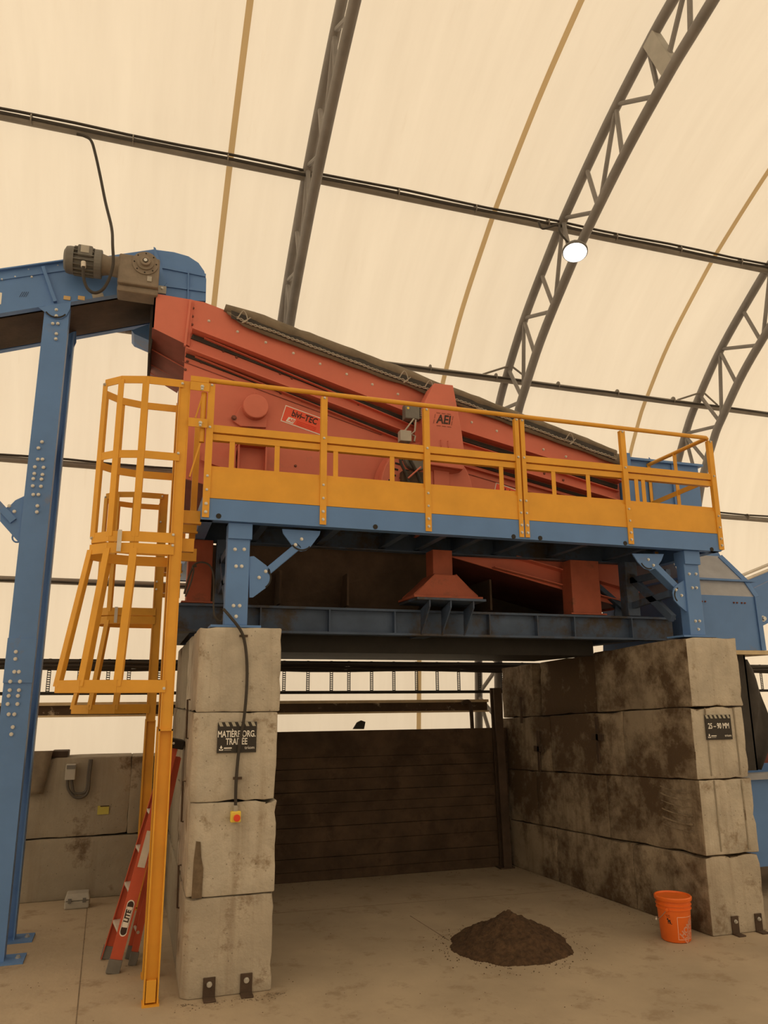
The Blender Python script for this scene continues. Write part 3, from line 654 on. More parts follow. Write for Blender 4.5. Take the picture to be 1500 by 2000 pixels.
# tarpaulin cover over the top with a rope along its edge
cv = MB(); sect = [(-.045,-.10),(-.055,-.05),(-.03,.02),(.08,.10),(.3,.165),(.65,.19),(1.0,.16),(1.25,.09),(1.40,-.02),(1.42,-.1)]
nx_ = 60; rows = []
for i in range(nx_+1):
    x = .04+(4.36-.04)*i/nx_; z0 = tz(x); e = min(1, i/3+.25)
    rows.append([V((x+.02*noise.noise(V((i*.3,j,0))), YM+y_, z0+z_*e+.022*noise.noise(V((x*3,j*.6,1))))) for j, (y_, z_) in enumerate(sect)])
m_ = len(sect); cv.v = [p for r in rows for p in r]; cv.f = [(i*m_+j, i*m_+j+1, (i+1)*m_+j+1, (i+1)*m_+j) for i in range(nx_) for j in range(m_-1)]
cover = cv.build('tarpaulin_cover', M['tarp'], sm, smooth=True)
so = cover.modifiers.new('thick', 'SOLIDIFY'); so.thickness = .012
MB().tube([V((x, YM-.0+.012*noise.noise(V((x*4,0,0))), tz(x)+.045+.018*noise.noise(V((x*2.5,3,0))))) for x in [.02+.09*i for i in range(48)]], [(.072+.012*noise.noise(V((i*.7,0,5))))*min(1,.55+i*.12)*(1-.35*i/48) for i in range(48)], 10).build('rolled_edge', M['tarp'], cover, smooth=True)
MB().extr([(-.055,-.065),(-.05,-.065),(-.045,.02),(-.05,.02)], (.08,YM,tz(.08)), (4.2,YM,tz(4.2)), YD, ZD).build('roll_shade_strip', M['rubber'], cover)  # black strip standing for the shaded gap under the rolled edge
for ph in (0, 3.14):
    MB().tube([V((x, YM-.075+.006*math.sin(x*70+ph), tz(x)-.055+.010*math.cos(x*70+ph)+.012*noise.noise(V((x*5,1,0))))) for x in [.13+.02*i for i in range(205)]], .006, 5).build('rope', M['rope'], cover)
for x0 in (.14, 1.75, 2.02, 3.0, 3.6):
    MB().tube(spline([V((x0,YM-.08,tz(x0)-.05)), V((x0+.05,YM-.1,tz(x0)+.02)), V((x0+.09,YM-.09,tz(x0)-.06)), V((x0+.04,YM-.09,tz(x0)-.1)), V((x0+.12,YM-.08,tz(x0)-.03))], 5), .006, 5).build('rope_knot', M['rope'], cover)
# pivot housing
c = P1(497,800)
MB().cyl(c+V((0,.0,0)), c+V((0,-.10,0)), .118, n=32).build('bearing_cap', M['orange'], sm, bevel=.01)
MB().prism([at(x,y,Y=YM-.03) for x,y in ((455,822),(468,795),(480,790),(515,795),(522,815),(520,835),(470,832))], (0,.03,0)).build('bearing_bracket', M['orange'], sm, bevel=.004)
bolt(sm, at(457,816,Y=YM-.032), (0,-1,0), .022, 'darkbolt'); 
for dx in (-.012, .02): MB().box(c.x+dx-.004,c.x+dx+.004,YM-.03,YM-.02,c.z+.10,c.z+.17).build('lug', M['orange'], sm)
a, b = at(474,838,Y=.9), at(518,863,Y=.9)
MB().box(a.x,b.x,.86,1.0,b.z,a.z).build('rubber_buffer', M['rubber'], sm, bevel=.01)
a, b = at(466,866,Y=.86), at(522,866,Y=.86)
pz = a.z
MB().extr([(0,0),(b.x-a.x,0),(b.x-a.x,.12),(b.x-a.x-.012,.12),(b.x-a.x-.012,.02),(.012,.02),(.012,.12),(0,.12)], (a.x,.98,3.428), (a.x,.98,pz), XD, -YD).build('support_post', M['orange'], sm)
MB().box(a.x-.01,b.x+.01,.85,.99,pz,pz+.02).build('post_cap', M['orange'], sm)
MB().box(a.x-.03,a.x-.015,.90,1.0,3.428,pz-.02).build('post_cap', M['orange'], sm)
# stickers
def sticker(tl, tr, br_, bl, Y):
    return [at(*p, Y=Y) for p in (tl, tr, br_, bl)]
def bivi(px):
    q = sticker(*px, YM-.003); r = (q[1]-q[0]); L_ = r.length; r.normalize(); u = (q[0]-q[3]); Hh = u.length; u.normalize(); cc = sum(q, V())/4
    o = MB().prism(q, (0,.002,0)).build('sticker', M['white'], panel)
    qi = [cc+(p-cc)*.965 for p in q]; qi = [cc+r*((p-cc).dot(r))*.965/.965+ (p-cc-r*((p-cc).dot(r)))*.93 for p in qi]
    MB().prism([p+V((0,-.0015,0)) for p in qi], (0,.001,0)).build('sticker_face', M['sticker'], o)
    text('bivi–TEC', Hh*.52, cc+r*(-.02*L_)+u*Hh*.16+V((0,-.003,0)), r, u, M['ink'], o, xs=.78, shear=.05, bold=.002)
    pc = cc-r*L_*.30-u*Hh*.27+V((0,-.003,0)); w2, h2 = L_*.095, Hh*.15
    MB().prism([pc+r*(-w2)+u*(-h2), pc+r*(w2*.8)+u*(-h2), pc+r*(w2*1.15)+u*h2, pc+r*(-w2*.65)+u*h2], (0,.001,0)).build('logo_plate', M['white'], o)
    text('AEI', Hh*.24, pc+V((0,-.0015,0))+r*.005, r, u, M['sticker'], o, xs=.95, shear=.3, bold=.001)
    for i in range(3): MB().bar(cc+r*(-.16*L_)+u*(-Hh*(.18+.09*i))+V((0,-.003,0)), cc+r*(.3*L_)+u*(-Hh*(.18+.09*i))+V((0,-.003,0)), .001, .006, up=(0,-1,0)).build('fine_print', M['buttonred'], o)
bivi(((558,791),(640,821),(632,852),(548,822)))
bivi(((969,942),(1041,968),(1034,1000),(962,975)))
c = P1(606,862); MB().cyl(c+V((0,.001,0)), c+V((0,-.003,0)), .05, n=28).build('round_sticker', M['white'], panel)
MB().cyl(c+V((0,-.002,0)), c+V((0,-.004,0)), .036, n=28).build('round_sticker_face', M['grey_plastic'], panel)
# drum guard with slots
c = V((1.985, 0, 3.86)); R_ = .47
dg = MB().cyl((c.x,YM-.01,c.z),(c.x,.80,c.z),R_,n=48).build('drum_guard', M['orange'], sm, bevel=.01)
MB().lathe([(R_+.0,0),(R_+.03,0),(R_+.03,.03),(R_,.03)], (c.x,YM-.03,c.z), (0,-1,0), 48).build('guard_flange', M['orange'], dg)
for a in range(100, 200, 9):
    for rr in (.30,.40):
        a0 = math.radians(a); p = V((c.x+rr*math.cos(a0), .797, c.z+rr*math.sin(a0))); MB().bar(p, p+V((.06,0,-.012)), .016, .008, up=(0,-1,0)).build('slot', M['black'], dg)
MB().box(1.70,1.95,.72,.80,3.43,4.0).build('motor_base', M['brownsteel'], sm, bevel=.01)
MB().cyl((1.86,.74,4.15),(1.86,.95,4.15),.13,n=24).build('drive_motor', M['motor'], sm, bevel=.01)
# belt guard
YG = .70
gp = [(848,748),(885,752),(902,842),(908,890),(905,917),(838,907),(826,850),(822,800)]
bgd = MB().prism([at(x,y,Y=YG) for x,y in gp], (0,.22,0)).build('belt_guard', M['orange'], sm, bevel=.008)
a = at(866,820,Y=YG-.002); rr = (at(885,822,Y=YG)-at(850,818,Y=YG)); rr.y = 0; rr.normalize()
text('AEI', .125, a, rr, V((-rr.z,0,rr.x)), M['ink'], bgd, xs=.82, shear=.2, bold=.003)
uu = V((-rr.z,0,rr.x)); 
for s in (-1, 1):
    b_ = MB()
    for t_ in (-.65,-.15,.35): b_.bar(a+uu*s*.066+rr*(t_*.11), a+uu*s*.066+rr*((t_+.38)*.11), .001, .006, up=(0,-1,0))
    for t_ in (-.8,.15): b_.bar(a+rr*(s*.093)+uu*(t_*.06)+rr*.012*t_, a+rr*(s*.093)+uu*((t_+.7)*.06)+rr*.012*(t_+.7), .001, .006, up=(0,-1,0))
    b_.build('lettering', M['ink'], bgd)
for px, py in ((862,861),(876,863)):
    p = at(px,py,Y=YG-.012); MB().tube([p+V((-.006,.012,.01)), p+V((0,0,.008)), p+V((0,0,-.05)), p+V((0,.012,-.055))], .004, 5).build('handle', M['orange'], bgd)
a, b = at(846,917,Y=.8), at(872,917,Y=.8)
MB().box(a.x,b.x+.02,.78,.95,3.428,a.z+.05).build('guard_post', M['orange'], sm, bevel=.004)
MB().prism([at(840,909,Y=.74), at(903,918,Y=.74), at(890,930,Y=.9), at(862,962,Y=.9), at(845,940,Y=.9)], (0,.04,0)).build('guard_bracket', M['orange'], sm)
# junction boxes and conduits
a, b = at(787,792,Y=.75), at(815,824,Y=.75)
jb = MB().box(a.x,b.x,.68,.78,b.z,a.z).build('motor_terminal_box', M['motor'], sm, bevel=.01)
MB().cyl(at(797,797,Y=.68)+V((0,.002,0)), at(797,797,Y=.68)+V((0,-.004,0)), .012, n=14).build('round_label', M['ysticker'], jb)
b_ = MB()
for i in range(7): b_.box(b.x, b.x+.09, .70, .80, b.z+.02+i*.02, b.z+.03+i*.02)
b_.build('cooling_fins', M['motor'], sm)
a, b = at(778,843,Y=.7), at(800,866,Y=.7)
MB().box(a.x,b.x,.64,.72,b.z,a.z).build('junction_box', M['grey_plastic'], sm, bevel=.006)
MB().tube([at(x,y,Y=.68) for x,y in ((790,842),(808,818),(812,820),(810,842),(803,848),(811,852),(809,862))], .008, 6).build('conduit', M['grey_plastic'], sm)
MB().tube(spline([at(x,y,Y=.7) for x,y in ((785,868),(782,900),(795,930),(800,960))], 6), .014, 6).build('conduit', M['cable'], sm)
MB().tube(spline([at(x,y,Y=.72) for x,y in ((793,868),(800,895),(815,925),(824,950))], 6), .016, 6).build('conduit', M['cable'], sm)
MB().tube([at(797,934,Y=.68), at(822,912,Y=.68)], .009, 6).build('stay_rod', M['orange'], sm)
# warning sticker
q = sticker((893,919),(909,923),(905,951),(884,944), YM-.003); cc = sum(q, V())/4; r = (q[1]-q[0]).normalized(); u = (q[0]-q[3]).normalized()
ws = MB().prism(q, (0,.002,0)).build('warning_sticker', M['ysticker'], panel)
for i in range(8):
    for s in (-.55,.1):
        MB().bar(cc+u*(.055-.017*i)+r*(s*.06)+V((0,-.003,0)), cc+u*(.055-.017*i-.006)+r*((s+.5)*.06)+V((0,-.003,0)), .001, .007, up=(0,-1,0)).build('print', M['ink'], ws)
# pedestals standing on the frame
def pedestal(x, w_, y=.72, flare=True):
    b = MB(); b.box(x-w_,x+w_,y-.09,y+.09,2.79 if flare else 2.70,3.24)
    if flare:
        for yy in (y-.16, y+.15): b.prism([(x-.31,yy,2.80),(x+.31,yy,2.80),(x+.31,yy,2.82),(x+.10,yy,3.0),(x-.10,yy,3.0),(x-.31,yy,2.82)], (0,.012,0))
        b.box(x-.33,x+.33,y-.22,y+.22,2.782,2.802)
        for s in (-1,1): b.prism([(x+s*.31,y-.16,2.80),(x+s*.31,y+.16,2.80),(x+s*.10,y+.16,3.0),(x+s*.10,y-.16,3.0)], (0,0,.012))
    else: b.box(x-w_-.04,x+w_+.04,y-.12,y+.12,2.70,2.715)
    return b.build('pedestal', M['orange_shaded'], sm, bevel=.003)
pedestal(2.05, .095); pedestal(3.62, .16, .85, False); pedestal(-.10, .10, .85, False)
for x in (.62, 1.25, 2.7): MB().prism([(x,1.02,3.05),(x,1.02,2.75),(x,2.3,2.75),(x,2.3,3.05)], (.02,0,0)).build('hopper_rib', M['brownsteel'], sm)
MB().prism([(.1,1.04,3.78),(2.3,1.04,3.28),(2.0,1.3,2.70),(.4,1.3,2.70)], (0,.02,0)).build('under_hopper', M['brownsteel'], sm)
MB().prism([(.1,1.06,3.75),(.5,1.3,2.66),(.5,2.2,2.66),(.1,2.3,3.75)], (.02,0,0)).build('under_hopper', M['brownsteel'], sm)
MB().box(-.1,4.2,2.30,2.32,2.72,3.5).build('under_hopper', M['brownsteel'], sm)  # dark back plate added to block bright gaps under the machine
MB().prism([(2.0,1.3,2.70),(4.2,1.3,2.70),(4.2,2.3,2.72),(2.0,2.3,2.72)], (0,0,.012)).build('drip_pan', M['brownsteel'], sm)

# ================================================================== DISCHARGE HOOD (right)
dh = thing('discharge_hood', 'tall blue discharge hood at the right end of the red machine', 'hood', (5.2, .9, 2.37))
MB().box(4.33,5.26,.92,2.2,3.6,4.42).build('upper_box', M['blue'], dh, bevel=.004)
MB().box(4.30,5.30,.88,2.24,4.40,4.425).build('top_flange', M['blue'], dh)
for x in (4.62, 4.9): MB().box(x-.006,x+.006,.90,.925,3.6,4.4).build('rib', M['blue'], dh)
MB().box(4.29,4.34,.86,2.2,3.5,4.46).build('corner_post', M['blue'], dh)
p_ = at(1268,893,Y=.95); MB().prism([p_, p_+V((.08,0,-.1)), p_+V((0,0,-.1))], (0,.01,0)).build('lug', M['blue'], dh)
lv = [(3.62,.92,4.7,5.30),(3.40,.92,4.75,5.40),(3.105,.74,4.75,5.60),(2.93,.66,4.75,5.62),(2.375,.66,4.78,5.62)]
lvR = [5.30,5.44,5.58,5.62,5.63]
for i in range(4):
    (z0,y0,a0,b0), (z1,y1,a1,b1) = lv[i], lv[i+1]; b0, b1 = lvR[i], lvR[i+1]
    MB().add([(a0,y0,z0),(b0,y0,z0),(b1,y1,z1),(a1,y1,z1),(a0,2.2,z0),(b0,2.2,z0),(b1,2.3,z1),(a1,2.3,z1)], [(0,1,2,3),(1,5,6,2),(4,0,3,7),(5,4,7,6)]).build('hood_panel', M['blue_pale'] if i in (1,2) else M['blue'], dh)
MB().box(4.72,5.66,.70,2.3,3.095,3.115).build('joint_flange', M['blue'], dh)
for zz in ((lv[1],lv[2],lvR[1],lvR[2]),(lv[2],lv[3],lvR[2],lvR[3]),(lv[3],lv[4],lvR[3],lvR[4])):
    (a, b, r0, r1) = zz; MB().bar((r0-.025,a[1]-.012,a[0]),(r1-.025,b[1]-.012,b[0]),.055,.012,up=(0,-1,0)).build('edge_strip', M['blue'], dh)
MB().box(4.74,5.72,.60,2.3,2.33,2.37).build('base_flange', M['tanflange'], dh)
for x in (4.9,4.94,5.3,5.34,5.4,5.44): bolt(dh, (x,.655,2.86), (0,-1,0), .008, 'darkbolt')
# rubber skirt and lower feeder
t = thing('rubber_skirt', 'black rubber skirt hanging below the blue discharge hood', 'skirt', (5.1,.75,1.3))
MB().box(4.82,5.42,.72,.74,1.2,2.33).box(5.40,5.42,.72,2.0,1.2,2.33).build('sheet', M['rubber'], t)
sk = MB(); n1, n2 = 9, 12
for i in range(n1):
    for j in range(n2):
        u_, v_ = i/(n1-1), j/(n2-1); sk.v.append(V((5.46+.33*u_*(.35+1.1*math.sin(math.pi*min(1,v_*.75+.12)))+.03*math.sin(v_*9+i), 1.0+.05*math.sin(u_*7+v_*3), 2.3-1.12*v_)))
sk.f = [(i*n2+j,i*n2+j+1,(i+1)*n2+j+1,(i+1)*n2+j) for i in range(n1-1) for j in range(n2-1)]
o = sk.build('loose_flap', M['rubber'], t, smooth=True); o.modifiers.new('thick','SOLIDIFY').thickness = .012
t = thing('feeder_body', 'blue feeder trough behind the right pillar, below the rubber skirt', 'feeder', (5.9,.9,0))
MB().box(5.0,8.2,.86,.90,.28,1.10).build('side_plate', M['blue'], t)
MB().box(5.0,8.2,.80,.90,1.10,1.16).build('top_flange', M['blue_pale'], t)
MB().box(5.0,8.2,1.7,1.74,.28,1.16).build('side_plate', M['blue'], t)
MB().box(5.0,8.2,.9,1.7,.6,.64).build('floor_plate', M['brownsteel'], t)
for x in (5.3,7.4):
    for y in (.86,1.64): MB().box(x,x+.1,y,y+.1,0,.3).build('leg', M['blue'], t)
t = thing('stacked_crate', 'reddish brown crate behind the rubber skirt at the right edge', 'crate', (6.7,2.2,0))
MB().box(6.1,7.5,2.2,3.1,.0,1.68).build('body', M['orange_dk'], t, bevel=.01)
for z in (.5, 1.0, 1.5): MB().box(6.08,7.52,2.18,2.2,z,z+.05).build('band', M['strap'], t)
# right conveyor
rc = thing('belt_conveyor', 'blue conveyor rising out of the picture at the right edge', 'conveyor', (6.2,1.3,2.6))
d = V((.93,0,.37)).normalized(); n_ = V((-d.z,0,d.x)); A = at(1466,1193,Y=1.3); E = A+d*3.2
for y, nm in ((1.3,'side_channel'),(1.9,'side_channel')):
    MB().extr([(0,-.21),(.06,-.21),(.06,-.19),(.012,-.19),(.012,.19),(.06,.19),(.06,.21),(0,.21)], V((A.x-.5*d.x,y,A.z-.5*d.z)), V((E.x,y,E.z)), YD*(1 if y < 1.5 else -1), n_).build(nm, M['blue'], rc)
for off in (.30, .24): MB().cyl(V((A.x-.3,1.32,A.z))+n_*off-d*.0, V((E.x,1.32,E.z))+n_*off, .018, n=8).build('side_rail', M['alu'], rc)
MB().obox((A+E)/2+n_*.27+V((0,.02,0)), d*1.6, V((0,.006,0)), n_*.05).build('skirt_board', M['blue'], rc)
MB().obox((A+E)/2+n_*.16+V((0,.3,0)), d*1.7, V((0,.28,0)), n_*.01).build('belt', M['rubber'], rc)
for q in (.12, .5, .9): bolt(rc, A+d*q-n_*.14+V((0,-.002,0)), (0,-1,0), .03)
for q in (2.6,): 
    for y in (1.3,1.85): MB().box(A.x+q,A.x+q+.1,y,y+.06,0,A.z+q*.4-.2).build('leg', M['blue'], rc)

# ================================================================== LEFT CONVEYOR
lc = thing('belt_conveyor', 'blue conveyor on tall legs feeding the red machine from the left', 'conveyor', (-1.45, 1.55, 0))
Yn, Yf = 1.2, 2.0
a0, a1 = at(0,530,Y=Yn), at(300,487,Y=Yn); d = (a1-a0).normalized(); n_ = V((-d.z,0,d.x)); bl = at(0,612,Y=Yn)
hc = (a0-bl).dot(n_); st_ = a0-d*2.2; en = a1+d*.02
CHN = [(0,-hc),(.07,-hc),(.07,-hc+.012),(.012,-hc+.012),(.012,-.012),(.07,-.012),(.07,0),(0,0)]
near = MB().extr(CHN, st_, en, YD, n_).build('side_channel', M['blue'], lc)
MB().extr(CHN, st_+V((0,Yf-Yn,0)), en+V((0,Yf-Yn,0)), -YD, n_).build('side_channel', M['blue'], lc)
MB().obox((st_+en)/2+V((0,.4,0))-n_*.03, (en-st_)/2, V((0,.33,0)), n_*.008).build('carrying_belt', M['rubber'], lc)
MB().obox((st_+en)/2+V((0,.4,0))-n_*(hc-.05), (en-st_)/2, V((0,.33,0)), n_*.008).build('return_belt', M['brownsteel'], lc)
MB().extr([(0,0),(-.05,.0),(-.05,-.012),(-.012,-.012),(-.012,-.09),(0,-.09)], st_-n_*.0+V((0,0,0)), st_+(en-st_)*.8, YD, n_).build('edge_angle', M['blue'], near)
p0, p1 = at(84,522,Y=Yn-.02), at(108,590,Y=Yn-.02); MB().bar(p0, p1, .03, .04, up=(0,-1,0)).build('splice_strap', M['blue'], lc)
for px, py in ((89,536),(97,555),(56,527),(113,519),(30,541),(62,541),(4,546)): bolt(near, at(px,py,Y=Yn-.002), (0,-1,0), .009)
MB().prism([at(x,y,Y=Yn-.003) for x,y in ((-6,570),(4,572),(2,594),(-6,595))], (0,.002,0)).build('white_label', M['white'], near)
for i in range(4): MB().bar(at(38+i*4,580,Y=Yn-.002), at(44+i*4,570,Y=Yn-.002), .001, .006, up=(0,-1,0)).build('logo_stripe', M['ink'], near)
for px, py in ((131,582),(159,582)): MB().obox(at(px,py,Y=Yn-.006), (.03,0,0), (0,.004,0), (0,0,.02)).build('small_tab', M['strap'], near, bevel=.003)
MB().obox(at(191,577,Y=Yn-.004), d*.05, (0,.003,0), n_*.018).build('small_plate', M['grey_plastic'], near)
# conveyor underside guard near the head
MB().obox((st_+en)/2+V((0,.4,0))-n_*(hc+.0), (en-st_)/2, V((0,.30,0)), n_*.004).build('under_guard', M['brownsteel'], lc)
# head box
hp = [(303,487),(340,492),(368,500),(388,513),(399,529),(403,545),(402,588),(310,588)]
hb = MB().prism([at(x,y,Y=1.14) for x,y in hp], (0,.92,0)).build('head_box', M['blue'], lc, bevel=.006)
MB().bar(at(316,521,Y=1.13), at(402,538,Y=1.13), .03, .012, up=(0,-1,0)).build('head_rib', M['blue'], hb)
MB().bar(at(322,557,Y=1.13), at(402,568,Y=1.13), .03, .012, up=(0,-1,0)).build('head_rib', M['blue'], hb)
MB().bar(at(368,530,Y=1.13), at(367,586,Y=1.13), .012, .03, up=(0,-1,0)).build('head_rib', M['blue'], hb)
MB().prism([at(x,y,Y=1.12) for x,y in ((300,482),(304,484),(326,552),(310,570))], (0,.02,0)).build('head_flange', M['blue'], hb)
MB().prism([at(x,y,Y=1.16) for x,y in ((297,566),(303,566),(302,640),(293,690),(289,690),(292,640))], (0,.7,0)).build('drop_plate', M['rubber'], lc)
MB().prism([at(x,y,Y=1.7) for x,y in ((257,645),(292,632),(292,665),(262,652))], (0,.3,0)).build('scraper_bracket', M['blue'], lc)
p = at(314,566,Y=1.1); MB().obox(p, (.05,0,0), (0,.01,0), (0,0,.04)).build('bearing_plate', M['grey_plastic'], lc, bevel=.004); bolt(lc, p+V((.01,-.012,.012)), (0,-1,0), .012)
# gear motor
YGm = 1.0
gm = MB(); a = at(233,498,Y=YGm-.1); b = at(309,562,Y=YGm-.1)
gbx = gm.box(a.x,b.x,YGm-.10,YGm+.14,b.z,at(270,499,Y=YGm-.1).z).build('gearbox', M['gear'], lc, bevel=.015)
c = at(284,515,Y=YGm-.1)
MB().lathe([(.115,0),(.115,.012),(.075,.014),(.075,.03),(.05,.032),(.045,.06),(.025,.06),(.025,.045),(0,.045)], c, (0,-1,0), 28).build('output_flange', M['gear'], gbx, smooth=True)
MB().cyl(c+V((0,-.05,0)), c+V((0,-.07,0)), .016, n=12).build('shaft_end', M['bolt'], gbx)
for k in range(8): bolt(gbx, c+V((.097*math.cos(k*.785),-.012,.097*math.sin(k*.785))), (0,-1,0), .006, 'black')
MB().box(a.x+.0,b.x,YGm-.06,YGm+.14,b.z-.06,b.z+.01).build('gearbox_foot', M['gear'], gbx, bevel=.02)
MB().obox(at(292,545,Y=YGm-.105), (.02,0,0), (0,.006,0), (0,0,.025)).build('name_plate', M['grey_plastic'], gbx)
zc = at(165,512,Y=YGm).z; xr = at(233,515,Y=YGm).x
mx = [at(x,512,Y=YGm).x for x in (125,145,150,183,185,200,212)]
mo = MB().lathe([(.0,mx[0]-mx[0]),(.085,0),(.118,.02),(.125,.05),(.125,mx[1]-mx[0])], (mx[0],YGm,zc), (1,0,0), 28).build('fan_cowl', M['motor'], lc, smooth=True)
b_ = MB(); b_.cyl((mx[1],YGm,zc),(mx[4],YGm,zc),.105,n=28)
for k in range(18): 
    a_ = 2*math.pi*k/18; b_.obox(((mx[1]+mx[4])/2,YGm+.115*math.cos(a_),zc+.115*math.sin(a_)), ((mx[4]-mx[1])/2,0,0), (0,.018*math.cos(a_),.018*math.sin(a_)), (0,-.003*math.sin(a_),.003*math.cos(a_)))
b_.build('motor_body', M['motor'], lc)
MB().cyl((mx[4],YGm,zc),(mx[5],YGm,zc),.13,n=28).build('motor_flange', M['motor'], lc, bevel=.006)
MB().lathe([(.10,0),(.085,.05),(.09,.09),(.10,xr-mx[5]+.02)], (mx[5],YGm,zc), (1,0,0), 24).build('motor_adapter', M['gear'], lc, smooth=True)
a, b = at(153,479,Y=YGm-.1), at(181,499,Y=YGm-.1)
tb = MB().box(a.x,b.x,YGm-.13,YGm+.05,b.z-.03,a.z).build('terminal_box', M['motor'], lc, bevel=.012)
MB().obox(at(166,486,Y=YGm-.132), (.035,0,0), (0,.002,0), (0,0,.035)).build('terminal_label', M['grey_plastic'], tb)
# trestle legs
zl = at(110,590,Y=Yn).z
for y0, y1, nm in ((1.19,1.30,'near'), (1.74,1.85,'far')):
    sgn = 1 if nm == 'near' else -1; yy = y0 if nm == 'near' else y1
    lp = MB().extr([(-.105,0),(.105,0),(.105,.11),(.093,.11),(.093,.012),(-.093,.012),(-.093,.11),(-.105,.11)], (-1.465,yy,.012), (-1.465,yy,zl-.02), XD, YD*sgn).build('support_leg', M['blue'], lc)
    MB().box(-1.62,-1.22,y0-.06,y1+.06,0,.014).build('foot_plate', M['blue'], lp)
    for x in (-1.27,): 
        bolt(lp, (x,(y0+y1)/2,.016), (0,0,1), .018)
    if nm == 'near':
        leg_near = lp
        MB().box(-1.575,-1.355,yy-.008,yy,2.06,2.42).build('splice_cover', M['blue'], lp, bevel=.002)
for px, py in ((82,863),(75,875),(74,897),(83,897),(68,912),(85,913),(67,925),(83,927),(65,935),(81,936),(64,949),(80,950),(65,966),(75,966),(73,988),(72,1000),(31,1273),(30,1287),(28,1312),(37,1312),(20,1331),(39,1331),(19,1348),(37,1348),(17,1359),(35,1359),(15,1375),(34,1375),(17,1395),(28,1395),(25,1420),(22,1434),(103,632),(113,632),(110,652),(109,662)):
    bolt(leg_near, at(px,py,Y=1.18), (0,-1,0), .013)
gz = MB().prism([at(x,y,Y=1.175) for x,y in ((75,600),(139,589),(137,603),(130,616),(120,622),(108,622),(96,616),(85,607))], (0,.014,0)).build('gusset_plate', M['blue'], lc, bevel=.002)
for px, py in ((110,605),(110,617)): bolt(gz, at(px,py,Y=1.174), (0,-1,0), .013)
c_ = at(110,600,Y=1.17); arcslot((c_.x,c_.z), .10, 215, 325, 1.172).build('slot', M['black'], gz)
for z0, z1, s in ((.3,1.6,1),(1.6,2.9,-1),(2.9,4.2,1),(4.2,5.3,-1)):
    ya, yb = (1.27,1.77) if s > 0 else (1.77,1.27)
    MB().bar((-1.465,ya,z0),(-1.465,yb,z1),.05,.05,up=(1,0,0)).build('lattice_brace', M['blue_pale'], lc)
gz = MB().prism([at(x,y,Y=1.21) for x,y in ((51,967),(30,977),(22,985),(0,1000),(0,1018),(40,1063),(44,1050))], (0,.014,0)).build('gusset_plate', M['blue'], lc)
for px, py in ((18,988),(28,999)): bolt(gz, at(px,py,Y=1.208), (0,-1,0), .013)
MB().bar(at(28,1020,Y=1.25), at(-60,925,Y=1.25), .06, .13, up=(0,-1,0)).build('knee_brace', M['blue'], lc)
MB().tube([at(33+9*math.cos(k*.45),1050+9*math.sin(k*.45),Y=1.22) for k in range(15)], .008, 6).build('shackle', M['blue'], lc)
b_ = MB().prism([at(x,y,Y=1.8) for x,y in ((128,655),(149,645),(149,668),(136,695))], (0,.014,0)).build('gusset_plate', M['blue'], lc)
# hanging cable
t = thing('power_cable', 'black cable drooping from the top purlin to the conveyor motor', 'cable', at(165,262,Y=1.3))
pts = [(150,262,1.32),(165,266,1.31),(178,275,1.3),(186,300,1.28),(196,345,1.24),(206,395,1.18),(218,445,1.05),(220,480,.9),(221,515,.86),(213,545,.86),(200,566,.86),(184,572,.86),(170,562,.86),(163,540,.86),(163,515,.87)]
MB().tube(spline([at(x,y,Y=Y) for x,y,Y in pts], 5), .014, 8).build('sheath', M['cable'], t, smooth=True)
MB().cyl(at(163,522,Y=.87), at(163,512,Y=.88), .022, n=10).build('gland', M['alu'], t)

# ================================================================== SIGNS, STOP BUTTON, CABLES ON THE PILLARS
def sign(x0, x1, z0, z1, y, name_lines, label, rt=V((1,0,0)), shz=0):
    c = V(((x0+x1)/2, y, (z0+z1)/2)); t = thing('wall_sign', label, 'sign', c)
    W, Hh = x1-x0, z1-z0; cut = .048
    b = MB().box(x0,x1,y-.006,y,z0,z1).build('plate', M['sign'], t)
    n = 6
    for i in range(n):
        xa = x0+W*(i/n)+.002; w_ = W/n*.5
        MB().prism([(xa,y-.008,z1-.001),(xa+w_,y-.008,z1-.001),(xa+w_+.014,y-.008,z1-.03),(xa+.014,y-.008,z1-.03)], (0,.002,0)).build('stripe', M['stripe'], b)
    for s, zz, xx, size, xs in name_lines: text(s, size, (x0+W*xx, y-.0075, z0+Hh*zz), XD, ZD, M['white'], b, xs=xs, bold=.0012)
    text('triom', .03, (x0+W*.83, y-.0075, z0+Hh*.155), XD, ZD, M['white'], b, xs=1.05)
    lx, lz = x0+W*.105, z0+Hh*.08
    MB().prism([(lx-.014,y-.0075,lz),(lx+.014,y-.0075,lz),(lx+.014,y-.0075,lz+.012),(lx,y-.0075,lz+.004),(lx-.014,y-.0075,lz+.012)], (0,.001,0)).prism([(lx,y-.0075,lz+.01),(lx+.009,y-.0075,lz+.02),(lx,y-.0075,lz+.036),(lx-.009,y-.0075,lz+.02)], (0,.001,0)).build('emblem', M['white'], b)
    MB().box(lx+.02,lx+.075,y-.0078,y-.0065,lz+.012,lz+.02).box(lx+.02,lx+.07,y-.0078,y-.0065,lz+.002,lz+.004).build('blurred_line', M['white'], b)
    return t
sign(.027,.305,1.551,1.763,-.004,[('MATIÈRE ORG.',.60,.49,.062,.665),('TRAITÉE',.355,.49,.062,.665)],'black sign with two lines of white lettering on the left pillar')
sign(4.232,4.508,1.550,1.76,-.004,[('25 – 90 MM',.545,.5,.066,.70)],'black sign with one line of white lettering on the right pillar')
t = thing('stop_button', 'yellow emergency stop box with red button on the left pillar', 'switch', (.172,-.03,1.125))
MB().box(.138,.208,-.055,-.004,1.09,1.162).build('box', M['ysticker'], t, bevel=.006)
